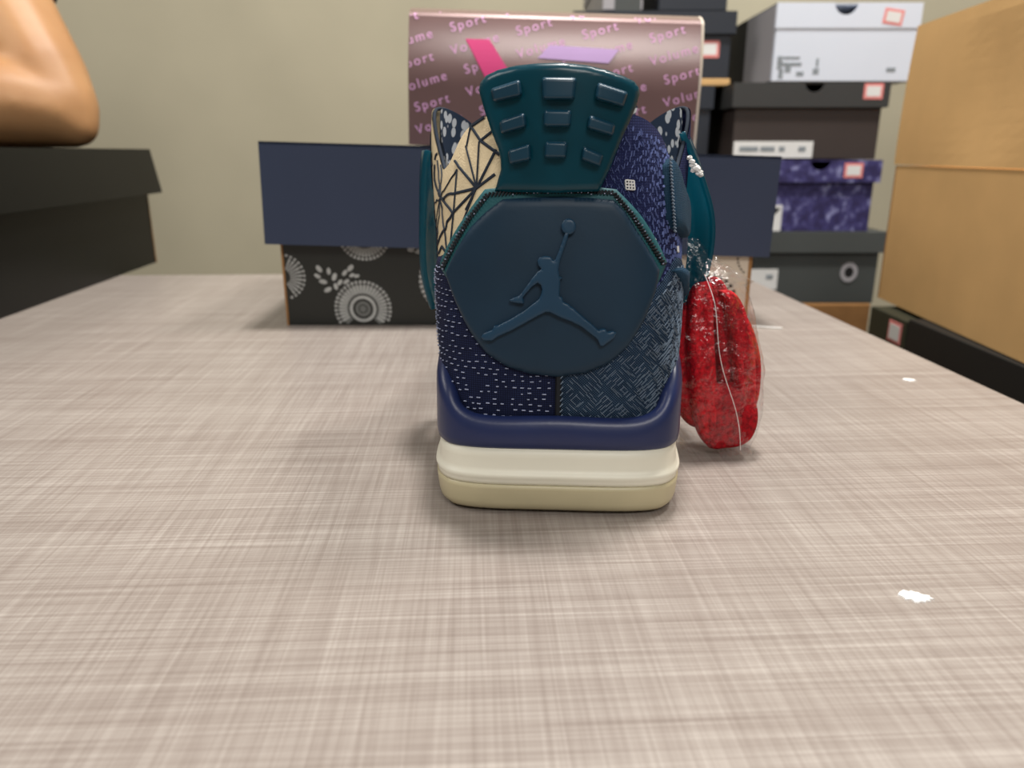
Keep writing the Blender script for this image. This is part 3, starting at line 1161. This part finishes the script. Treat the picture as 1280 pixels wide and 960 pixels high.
def front_box(name, label, px, Y, D, mb, ml, lid_y=None, **kw):
    """box whose front face spans photo px = (x0, y_top, x1, y_bottom) at depth Y"""
    x0, y0, x1, y1 = px
    a, b = P(x0, (y0 + y1) / 2, Y), P(x1, (y0 + y1) / 2, Y)
    zt_, zb = P(x0, y0, Y).z, P(x0, y1, Y).z
    lh = zt_ - P(x0, lid_y, Y).z if lid_y else .03
    r, l = shoebox(name, label, ((a.x + b.x) / 2, Y, zb), b.x - a.x, D, zt_ - zb, lh, mb, ml, **kw)
    def at(x, y):
        q = P(x, y, Y)
        return q.x - (a.x + b.x) / 2, q.z - zb
    return r, l, at


# --- navy-lidded box behind the sneaker
NY = .578
nl, nr = P(360, 407, NY), P(932, 407, NY)
NW = nr.x - nl.x
navy = empty('patterned_shoebox', ((nl.x + nr.x) / 2, NY, 0))
tag(navy, 'black shoebox printed with white medallions under a plain navy lid behind the sneaker', 'shoebox')
nb = box_obj('body', (-NW / 2, 0, 0), (NW / 2, .215, .112), 'black_card', navy, .001)
split = NW * .28
box_obj('cream_panel', (split, -.0006, .0), (NW / 2 - .002, 0, .110), 'cream_card', navy)
box_obj('kraft_edge', (NW / 2 - .0022, -.0008, .0), (NW / 2 + .0004, .004, .110), 'kraft_dark', navy)
box_obj('kraft_edge', (-NW / 2 - .0004, -.0004, .0), (-NW / 2 + .0012, .004, .110), 'kraft_dark', navy)
# lid, sitting askew
LW = NW + .020
bm = bmesh.new()
LH, LD, th = .0725, .232, .002
bm_box(bm, (-LW / 2, 0, 0), (LW / 2, th, LH)); bm_box(bm, (-LW / 2, LD - th, 0), (LW / 2, LD, LH))
bm_box(bm, (-LW / 2, th, 0), (-LW / 2 + th, LD - th, LH)); bm_box(bm, (LW / 2 - th, th, 0), (LW / 2, LD - th, LH))
bm_box(bm, (-LW / 2, 0, LH - th), (LW / 2, LD, LH))
nlid = obj_bm('lid', bm, 'navy_card', navy)
nlid.location = (0.0015, -.0085, .0585)
nlid.rotation_euler = (0, math.radians(1.6), math.radians(1.0))


def local_px(x, y):
    q = P(x, y, NY)
    return q.x - navy.location.x, q.z


PXM = local_px(500, 350)[0] - local_px(499, 350)[0]


def stroke_mesh(name, quads, mat, parent, y, th=.0003):
    vs, fs = [], []
    for q in quads:
        k = len(vs)
        vs += [(a, y, b) for a, b in q]
        fs.append(list(range(k, k + len(q))))
    o = obj_pd(name, vs, fs, mat, parent)
    return o


def arcquad(cx, cz, r0, r1, a0, a1):
    return [(cx + r0 * math.cos(a0), cz + r0 * math.sin(a0)), (cx + r1 * math.cos(a0), cz + r1 * math.sin(a0)), (cx + r1 * math.cos(a1), cz + r1 * math.sin(a1)), (cx + r0 * math.cos(a1), cz + r0 * math.sin(a1))]


def medallion(px, py, R, parent, mat, xlim, y, full=True, solid='print_mid'):
    cx, cz = local_px(px, py)
    R = R * PXM
    qs, qm = [], []
    def keep(q): return all(xlim[0] <= a <= xlim[1] and .0005 <= b <= .109 for a, b in q)
    def ringq(r0, r1, n, duty, dst):
        for i in range(n):
            a = 2 * math.pi * i / n
            q = arcquad(cx, cz, r0 * R, r1 * R, a, a + 2 * math.pi / n * duty)
            if keep(q): dst.append(q)
    ringq(.90, 1.0, 40 if full else 30, .62 if full else .5, qs)
    ringq(.56 if full else .34, .86, 40 if full else 30, .66 if full else .5, qs)
    if full:
        ringq(.52, .80, 48, 1.0, qm)
        ringq(.36, .47, 36, 1.0, qs)
        ringq(.16, .27, 30, 1.0, qm)
        ringq(.0, .12, 24, 1.0, qm)
    o = stroke_mesh('medallion_print', qs, mat, parent, y - .0003)
    if qm: stroke_mesh('medallion_rings', qm, solid, o, y - .0002)
    return o


lim = (-NW / 2 + .001, split - .001)
medallion(454, 386, 36, navy, 'print_grey', lim, 0)
medallion(353, 346, 29, navy, 'print_grey', lim, 0, False)
medallion(455, 292, 33, navy, 'print_grey', lim, 0)
medallion(566, 350, 42, navy, 'print_grey', lim, 0)
medallion(700, 350, 40, navy, 'print_grey', lim, 0)
medallion(880, 382, 42, navy, 'print_black', (split + .001, NW / 2 - .003), -.0007, False)
medallion(945, 322, 24, navy, 'print_black', (split + .001, NW / 2 - .003), -.0007, False)
# bean-shaped leaf spray
qs = []
for (x, y, a, l) in ((399, 336, 2.2, 7), (397, 345, 2.6, 6), (404, 352, 2.9, 7), (410, 362, 3.6, 7), (411, 339, 1.6, 6), (418, 346, 1.2, 7), (425, 353, .9, 6), (431, 341, .9, 6), (438, 335, .8, 7), (440, 344, .5, 5), (433, 352, .6, 6), (420, 358, 1.8, 6), (446, 345, .2, 5), (516, 311, .2, 9), (522, 314, -.4, 7)):
    cx, cz = local_px(x, y)
    e = []
    for i in range(10):
        t = 2 * math.pi * i / 10
        u_, v_ = l * .75 * math.cos(t) * PXM, l * .42 * math.sin(t) * PXM
        e.append((cx + u_ * math.cos(a) - v_ * math.sin(a), cz + u_ * math.sin(a) + v_ * math.cos(a)))
    stroke_mesh('leaf_print', [e], 'print_grey', navy, -.0004)

# --- mauve foil box on top of the navy lid
PY = .628
pl_, pr_ = P(508, 100, PY), P(874, 100, PY)
pz1 = P(690, 8, PY).z
pz0 = .1314
PW, PH = pr_.x - pl_.x, pz1 - pz0
pink = empty('foil_shoebox', ((pl_.x + pr_.x) / 2, PY, pz0))
pink.rotation_euler = (0, math.radians(1.6), 0)
tag(pink, 'mauve metallic shoebox with pink lettering, on top of the navy lid', 'shoebox')
def bow(z):
    """the foil front leans back towards its rolled top edge"""
    k = max(0.0, (z / PH - .42) / .58)
    return .012 * k ** 2 + (.012 * max(0.0, (k - .86) / .14) ** 2)


prof = [(bow(PH * i / 40), PH * i / 40) for i in range(41)] + [(.165, PH), (.165, 0)]
n = len(prof)
obj_pd('body', [(-PW / 2, y, z) for y, z in prof] + [(PW / 2, y, z) for y, z in prof],
       [[i, (i + 1) % n, (i + 1) % n + n, i + n] for i in range(n)] + [list(range(n))[::-1], list(range(n, 2 * n))], 'mauve_film', pink)
vs, fs = [], []
for i in range(41):
    z = PH * i / 40
    vs += [(PW / 2 - .0016, bow(z) - .0004, z), (PW / 2 + .0004, bow(z) - .0004, z), (PW / 2 + .0004, bow(z) + .003, z)]
for i in range(40):
    for q in range(2):
        fs.append([i * 3 + q, i * 3 + q + 1, i * 3 + q + 4, i * 3 + q + 3])
obj_pd('edge_strip', vs, fs, 'cream_card', pink)


def pk(x, y):
    q = P(x, y, PY)
    return q.x - pink.location.x, q.z - pz0


# lettering
tx = bpy.data.curves.new('lettering', 'FONT')
tx.body = 'Volume   Sport   ' * 9
tx.size = .0098
tx.space_character = 1.3
tobj = bpy.data.objects.new('lettering_source', tx)
COL.objects.link(tobj)
bpy.context.view_layer.update()
dg = bpy.context.evaluated_depsgraph_get()
tm = bpy.data.meshes.new_from_object(tobj.evaluated_get(dg))
bpy.data.objects.remove(tobj)
bm = bmesh.new()
ca, sa = math.cos(math.radians(17)), math.sin(math.radians(17))
for r in range(17):
    b2 = bmesh.new(); b2.from_mesh(tm)
    k_ = -.06 + (r * .041) % .095
    ox, oz = -PW / 2 - .13 + k_ * ca, -.118 + k_ * sa + r * .0168
    for v in b2.verts:
        x, z = v.co.x, v.co.y
        v.co = Vector((ox + x * ca - z * sa, -.0005, oz + x * sa + z * ca))
    t2m = bpy.data.meshes.new('tmp'); b2.to_mesh(t2m); b2.free()
    bm.from_mesh(t2m); bpy.data.meshes.remove(t2m)
for co, no in (((-PW / 2 + .001, 0, 0), (-1, 0, 0)), ((PW / 2 - .002, 0, 0), (1, 0, 0)), ((0, 0, .002), (0, 0, -1)), ((0, 0, PH - .004), (0, 0, 1))):
    bmesh.ops.bisect_plane(bm, geom=list(bm.verts) + list(bm.edges) + list(bm.faces), plane_co=co, plane_no=no, clear_outer=True)
for v in bm.verts: v.co.y = bow(v.co.z) - .0005
obj_bm('lettering', bm, 'print_pink', pink)['kind'] = 'stuff'
for nm, pts, mt in (('pink_bar', [(578, 51), (608, 51), (640, 100), (610, 110)], 'hot_pink'), ('pink_bar_lower', [(610, 110), (640, 100), (668, 140), (640, 160)], 'hot_pink'), ('lilac_bar', [(684, 56), (771, 59), (758, 77), (669, 73)], 'lilac')):
    pp = [pk(*p) for p in pts]
    prism_obj(nm, pp, lambda a, b, d: (a, bow(b) - .0009 - d, b), .0003, mt, pink, True)

# --- black box on the left of the desk
BLr0, BLr1 = P(0, 397, .607), P(191, 329, .930)
ang = math.atan2(BLr1.y - BLr0.y, BLr1.x - BLr0.x) - math.pi / 2
blk = empty('black_shoebox', (-.4345, .932, 0), ang)
tag(blk, 'large black shoebox under the resting elbow at the left of the desk', 'shoebox')
BD, BW, BH = .50, .34, .1325
box_obj('body', (-BW, -BD, 0), (0, 0, .118), 'black_gloss', blk, .001)
box_obj('card_edge', (-.0012, -.0012, .0), (.0004, .0005, .085), 'kraft_dark', blk)
bm = bmesh.new()
lh, ov, th = .050, .007, .002
def shell(bm, x0, x1, y0, y1, z0, z1, th, fl):
    lo = [(x0 - fl, y0 - fl), (x1 + fl, y0 - fl), (x1 + fl, y1 + fl), (x0 - fl, y1 + fl)]
    hi = [(x0, y0), (x1, y0), (x1, y1), (x0, y1)]
    a = [bm.verts.new((*p, z0)) for p in lo]; b = [bm.verts.new((*p, z1)) for p in hi]
    ins = lambda ps, d: [(p[0] + (d if p[0] < (x0 + x1) / 2 else -d), p[1] + (d if p[1] < (y0 + y1) / 2 else -d)) for p in ps]
    c = [bm.verts.new((*p, z0)) for p in ins(lo, th)]; d = [bm.verts.new((*p, z1 - th)) for p in ins(hi, th)]
    for i in range(4):
        j = (i + 1) % 4
        bm.faces.new((a[i], a[j], b[j], b[i])); bm.faces.new((c[j], c[i], d[i], d[j])); bm.faces.new((a[j], a[i], c[i], c[j]))
    bm.faces.new(b); bm.faces.new(d[::-1])
shell(bm, -BW - ov, ov, -BD - ov, ov, BH - lh, BH, th, .006)
obj_bm('lid', bm, 'black_gloss', blk)

# --- column of boxes at the right, beyond the desk
Y1 = 1.10
kl = P(1090, 385, Y1)
ZB = P(1000, 380, Y1).z
box = box_obj('kraft_carton', (.02, Y1 + .004, FLOOR_Z), (kl.x, Y1 + .36, ZB), 'kraft_dark', None, .003)  # darker kraft tone paints in the shade under the stack
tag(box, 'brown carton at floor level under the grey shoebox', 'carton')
grp = 'shoeboxes stacked beyond the desk'
r, l, at = front_box('grey_shoebox', 'grey shoebox with a round finger hole, lowest of the tall stack', (938, 290, 1104, 380), Y1, .33, 'grey_card', 'grey_card', 316, group=grp, over=.006)
x, z = at(1063, 341)
for (ra, rb, mt, nm) in ((.0068, .0125, 'lgrey_card', 'hole_ring'), (0, .0066, 'dark_ink', 'finger_hole')):
    qs = [[(x + rr * math.cos(a), z + rr * 1.15 * math.sin(a)) for rr, a in ((ra, a0), (rb, a0), (rb, a0 + math.pi / 12), (ra, a0 + math.pi / 12))] for a0 in np.arange(24) * math.pi / 12]
    stroke_mesh(nm, qs, mt, r, .0050 if nm == 'hole_ring' else .0054)
x, z = at(956, 350)
dl = decal('size_label', r, x, z, .040, .030, 'paper', .006)
decal('label_print', dl, x + .008, z + .004, .010, .006, 'ink', .0055)

r, l, at = front_box('purple_shoebox', 'purple speckled shoebox, between the grey and the brown-black one', (945, 200, 1098, 290), Y1, .33, 'purple_card', 'purple_card', 228, group=grp, over=.006, notch=(.0, .0145))
x, z = at(966, 273)
dl = decal('size_label', r, x, z, .028, .036, 'paper', .006)
prism_obj('label_mark', [(x - .012, z + .014), (x + .012, z + .014), (x - .004, z - .004), (x - .010, z - .012)], lambda a, b, d: (a, .0055 - d, b), .0002, 'dark_ink', dl)
x, z = at(1067, 213); sticker(l, x, z, .026, .020, 0.0)

r, l, at = front_box('brown_black_shoebox', 'brown-black shoebox with a white size label under the white box', (914, 103, 1108, 199), Y1, .33, 'brown_card', 'char_card', 134, group=grp, over=.006, notch=(.003, .013))
x, z = at(968, 187)
dl = decal('size_label', r, x, z, .110, .022, 'paper', .006)
for dx, w in ((-.034, .026), (-.008, .020), (.012, .008), (.040, .010)):
    decal('label_print', dl, x + dx, z + .001, w, .006, 'ink', .0055)
x, z = at(1092, 114); sticker(l, x, z, .026, .020, 0.0)

r, l, at = front_box('white_shoebox', 'white shoebox on top of the tall stack, with a half-moon notch', (968, 3, 1148, 102), Y1, .33, 'white_card', 'white_card', 35, group=grp, over=.0012, notch=(-.005, .0155))
x, z = at(1117, 21); sticker(l, x, z, .026, .019, 0.0, math.radians(8))
for (px, py, w, h) in ((975, 78, .007, .016), (976, 92, .006, .012), (990, 72, .022, .003), (990, 80, .026, .004), (985, 86, .008, .008), (1000, 92, .010, .005), (1022, 78, .003, .010), (1020, 89, .008, .007), (1114, 87, .012, .005)):
    x, z = at(px, py)
    decal('box_print', r, x, z, w, h, 'ink', .0012)
# dark back half of its side
W_ = P(1148, 50, Y1).x - P(968, 50, Y1).x
Hh = P(968, 3, Y1).z - P(968, 102, Y1).z
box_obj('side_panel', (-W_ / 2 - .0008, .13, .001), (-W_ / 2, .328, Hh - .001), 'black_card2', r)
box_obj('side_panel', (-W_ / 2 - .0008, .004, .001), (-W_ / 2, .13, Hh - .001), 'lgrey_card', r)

# --- second column, half hidden behind the foil box
Y2 = 1.15
g2 = 'dark boxes half hidden behind the foil box'
r, l, at = front_box('dark_navy_shoebox', 'dark navy shoebox rising just beside the foil box, near the lid line', (730, 107, 889, 240), Y2, .30, 'dnavy_card', 'dnavy_card', 136, group=g2)
zl = P(800, 240, Y2).z
low_a, low_b = P(725, 300, Y2), P(888, 300, Y2)
sb = box_obj('black_shoebox', (low_a.x, Y2, ZB), (low_b.x, Y2 + .30, zl), 'black_card2', None, .002)
tag(sb, 'black box at the bottom of the stack behind the navy-lidded box', 'shoebox', g2)
ob = box_obj('flat_kraft_box', (P(735, 100, Y2).x, Y2 + .001, P(800, 107, Y2).z), (P(913, 100, Y2).x, Y2 + .29, P(800, 98.3, Y2).z), 'kraft', None, .001)
tag(ob, 'thin brown box under the dark box with the red-edged sticker', 'box')
r, l, at = front_box('dark_shoebox', 'dark shoebox with a red-edged price sticker beside the foil box', (716, 13.5, 919, 98), Y2, .30, 'dnavy_card', 'dnavy_card', 42, group=g2, over=.005)
x, z = at(888, 61); sticker(r, x, z, .027, .022, .005)
r, l, at = front_box('dark_shoebox', 'topmost dark box above the one with the sticker, cut by the frame', (823, -70, 915, 12.8), Y2, .30, 'dnavy_card', 'dnavy_card', -30, group=g2)
r, l, at = front_box('grey_white_box', 'grey and white box peeking over the top edge of the foil box', (752, -60, 808, 12.2), Y2, .28, 'lgrey_card', 'lgrey_card', -35, group=g2)
x, z = at(785, 4); decal('dark_band', r, x, z, .036, .030, 'grey_card', .003)

# --- big carton at the right with its flap up
CY = .83
c_bot, c_seam, c_top = P(1098, 372, CY), P(1121, 207, CY), P(1147, 31, CY)
CX = c_bot.x
cz0, cz1, cz2 = c_bot.z, c_seam.z, c_top.z
car = empty('cardboard_carton', (CX, CY, cz0), math.radians(-3.3))
tag(car, 'large open brown cardboard carton with a raised flap at the right', 'carton')
CD, CW, hgt = .60, .42, cz1 - cz0
bm = bmesh.new()
t = .004
bm_box(bm, (0, -CD, 0), (CW, 0, t)); bm_box(bm, (0, -CD, t), (t, 0, hgt)); bm_box(bm, (CW - t, -CD, t), (CW, 0, hgt))
bm_box(bm, (t, -t, t), (CW - t, 0, hgt)); bm_box(bm, (t, -CD, t), (CW - t, -CD + t, hgt))
obj_bm('carton_body', bm, 'kraft', car)
def flap(name, a, b, hh, th_, tilt):
    pass
fh = cz2 - cz1
# raised near flap: bowed sheet, a little wider than the side
vs, fs = [], []
nyf, nzf = 24, 12
for side in (0, 1):
    for i in range(nyf + 1):
        y = .006 - (CD + .01) * i / nyf
        for j in range(nzf + 1):
            v = j / nzf
            x = -.0008 - .0015 * v + .006 * v * v + .007 * math.exp(-((y + .16) / .06) ** 2) * math.sin(math.pi * min(1, v * 1.1 + .0)) * .6
            vs.append((x + side * .004, y, hgt + .0012 + (fh - .0012) * v))
nn_ = (nyf + 1) * (nzf + 1)
for side in (0, 1):
    for i in range(nyf):
        for j in range(nzf):
            k = side * nn_ + i * (nzf + 1) + j
            f = [k, k + 1, k + nzf + 2, k + nzf + 1]
            fs.append(f if side == 0 else f[::-1])
rimf = [j for j in range(nzf + 1)] + [i * (nzf + 1) + nzf for i in range(1, nyf + 1)] + [nyf * (nzf + 1) + j for j in range(nzf - 1, -1, -1)] + [i * (nzf + 1) for i in range(nyf - 1, 0, -1)]
for i in range(len(rimf)):
    a, b = rimf[i], rimf[(i + 1) % len(rimf)]
    fs.append([b, a, a + nn_, b + nn_])
obj_pd('flap', vs, fs, 'kraft', car, False)
# torn light corner of the flap and raw edges
box_obj('raw_edge', (-.0008, .0, 0), (.0032, .0008, hgt), 'kraft_dark', car)

# dark boxes carrying the carton
def zat(x, y, Y): return P(x, y, Y).z
db = box_obj('long_black_shoebox', (CX - .020, .30, cz0 - .13), (CX + .33, .722, cz0 - .001), 'black_card2', None, .001)
tag(db, 'long black box under the brown carton beside the desk edge', 'shoebox')
olv = empty('olive_shoebox', (CX - .017, .726, cz0 - .13))
tag(olv, 'dark olive box with a red-edged sticker at the end of the long black box', 'shoebox')
box_obj('body', (0, 0, 0), (.30, .074, .090), 'olive_card', olv, .001)
box_obj('lid', (-.003, -.002, .085), (.303, .076, .126), 'olive_card', olv, .001)
bm = bmesh.new(); bm_box(bm, (-.0036, .006, .100), (-.003, .032, .121))
s1 = obj_bm('price_sticker', bm, 'sticker_red', olv)
bm = bmesh.new(); bm_box(bm, (-.0040, .009, .103), (-.0036, .029, .118))
obj_bm('sticker_field', bm, 'paper', s1)
low = box_obj('floor_crate', (CX - .02, .30, FLOOR_Z), (CX + .35, .90, cz0 - .131), 'black_card2', None, .003)
tag(low, 'black crate standing on the floor under the long black and olive boxes', 'crate')

# ------------------------------------------------------------------ arm
AY = .86
def aw(x, y, d=0.0):
    return Vector(P(x, y, AY + d))


person = empty('person', (aw(90, 178).x, AY, BH))
ARM_DROP = .003
tag(person, 'bare bent arm of a person leaning an elbow on the black shoebox', 'person')
bm = bmesh.new()
def limb(a, b, ra, rb, n=6):
    """overlapping balls along a bone; merged into one skin below"""
    a, b = Vector(a), Vector(b)
    n = max(n, int((b - a).length / (min(ra, rb) * .35)))
    for i in range(n + 1):
        k = i / n
        r_ = ra + (rb - ra) * k
        bmesh.ops.create_icosphere(bm, subdivisions=2, radius=r_, matrix=Matrix.Translation(a.lerp(b, k) - person.location))
def bones(ps):
    for (a, ra), (b, rb) in zip(ps, ps[1:]): limb(a, b, ra, rb)
bones([(aw(93, 152, -.004), .0245), (aw(78, 128), .036), (aw(52, 88, .012), .046), (aw(20, 34, .03), .050), (aw(-14, -26, .05), .053), (aw(-52, -92, .075), .057), (aw(-88, -160, .09), .062)])
bones([(aw(94, 153, -.004), .0235), (aw(62, 134, -.008), .039), (aw(10, 126, -.02), .046), (aw(-70, 126, -.045), .044), (aw(-150, 133, -.075), .034), (aw(-225, 142, -.10), .026)])
wr = aw(-225, 142, -.10); kn = aw(-305, 140, -.13)
for k in range(4):
    o_ = Vector((0, (k - 1.5) * .018, 0))
    limb(wr + o_ * .6, kn + o_, .018, .013)
    L = (.040, .046, .043, .034)[k]
    bones([(kn + o_, .0125), (kn + o_ + Vector((-L, 0, .002)), .0098), (kn + o_ + Vector((-L * 1.6, 0, -.004)), .0090), (kn + o_ + Vector((-L * 2.0, 0, -.012)), .0080)])
bones([(wr + Vector((-.012, -.014, 0)), .015), (wr + Vector((-.040, -.040, -.004)), .012), (wr + Vector((-.066, -.050, -.010)), .0102), (wr + Vector((-.088, -.052, -.016)), .0088)])
me = bpy.data.meshes.new('arm'); bm.to_mesh(me); bm.free()
ao = bpy.data.objects.new('arm_source', me); COL.objects.link(ao)
rm = ao.modifiers.new('r', 'REMESH'); rm.mode = 'VOXEL'; rm.voxel_size = .004
sm_ = ao.modifiers.new('s', 'SMOOTH'); sm_.iterations = 14; sm_.factor = .5
bpy.context.view_layer.update()
m2 = bpy.data.meshes.new_from_object(ao.evaluated_get(bpy.context.evaluated_depsgraph_get()))
bpy.data.objects.remove(ao)
m2.materials.clear()
link('arm', m2, 'skin', person, True).location.z = -ARM_DROP
# sleeve: an open tube round the upper arm
ax0, ax1 = aw(-2, -8, .046), aw(-92, -166, .092)
d_ = (ax1 - ax0).normalized()
e1 = d_.orthogonal().normalized(); e2 = d_.cross(e1)
vs, fs = [], []
prof = [(0.0, .059), (0.0, .0615), (.25, .065), (.6, .069), (1.0, .073)]
for j, (k, r_) in enumerate(prof):
    for i in range(40):
        a = 2 * math.pi * i / 40
        w_ = r_ * (1 + .02 * math.sin(5 * a + 3 * k))
        vs.append(ax0.lerp(ax1, k) + (e1 * math.cos(a) + e2 * math.sin(a)) * w_ - person.location)
for j in range(len(prof) - 1):
    for i in range(40):
        k = (i + 1) % 40
        fs.append([j * 40 + i, j * 40 + k, (j + 1) * 40 + k, (j + 1) * 40 + i])
obj_pd('sleeve', vs, fs, 'shirt', person, True)

# ------------------------------------------------------------------ white scrap on the desk
sc0 = P(1143, 746, .187)
def table_pt(x, y):
    u, v = (x - 640) / F, (480 - y) / F
    dy = math.cos(PITCH) + v * math.sin(PITCH); dz = -math.sin(PITCH) + v * math.cos(PITCH)
    t_ = -HC / dz
    return Vector((u * t_, dy * t_, 0))
c0 = table_pt(1143, 746)
bm = bmesh.new()
N = 26
topv, botv = [], []
for i in range(N):
    a = 2 * math.pi * i / N
    k = random.uniform(.65, 1.15)
    topv.append(bm.verts.new((.0046 * k * math.cos(a), .0030 * k * math.sin(a) * (1.0), .0004)))
    botv.append(bm.verts.new((.0048 * k * math.cos(a), .0032 * k * math.sin(a), 0)))
cv = bm.verts.new((0, 0, .0006))
for i in range(N):
    j = (i + 1) % N
    bm.faces.new((topv[i], topv[j], cv)); bm.faces.new((botv[i], botv[j], topv[j], topv[i]))
bm.faces.new(botv[::-1])
scrap = obj_bm('paper_scrap', bm, 'paper')
scrap.location = c0
scrap.rotation_euler = (0, 0, -.3)
tag(scrap, 'tiny white paper scrap on the desk at the lower right', 'scrap')

# white streak, and a specular glint built as a white fleck, on the desk
a0, a1 = table_pt(930, 409), table_pt(977, 411)
vs, fs = [], []
for i in range(13):
    k = i / 12
    c = a0.lerp(a1, k) - a0 + Vector((0, .0012 * math.sin(5 * k), 0))
    for q in range(6):
        an = q * math.pi / 3
        vs.append((c.x, c.y + .0007 * math.cos(an), .0007 + .0007 * math.sin(an)))
for i in range(12):
    for q in range(6):
        r_ = (q + 1) % 6
        fs.append([i * 6 + q, (i + 1) * 6 + q, (i + 1) * 6 + r_, i * 6 + r_])
fs += [list(range(6)), [72 + q for q in range(6)][::-1]]
th_o = obj_pd('thread', vs, fs, 'paper', None, True)
th_o.location = (a0.x, a0.y, 0)
tag(th_o, 'short white streak on the desk beside the patterned box corner', 'thread')
fl = scrap.copy(); COL.objects.link(fl)
fl.location = table_pt(1136, 475)
fl.scale = (.75, 1.0, 1.0)
fl['label'] = 'small specular glint modelled as a white fleck on the desk near its right edge'
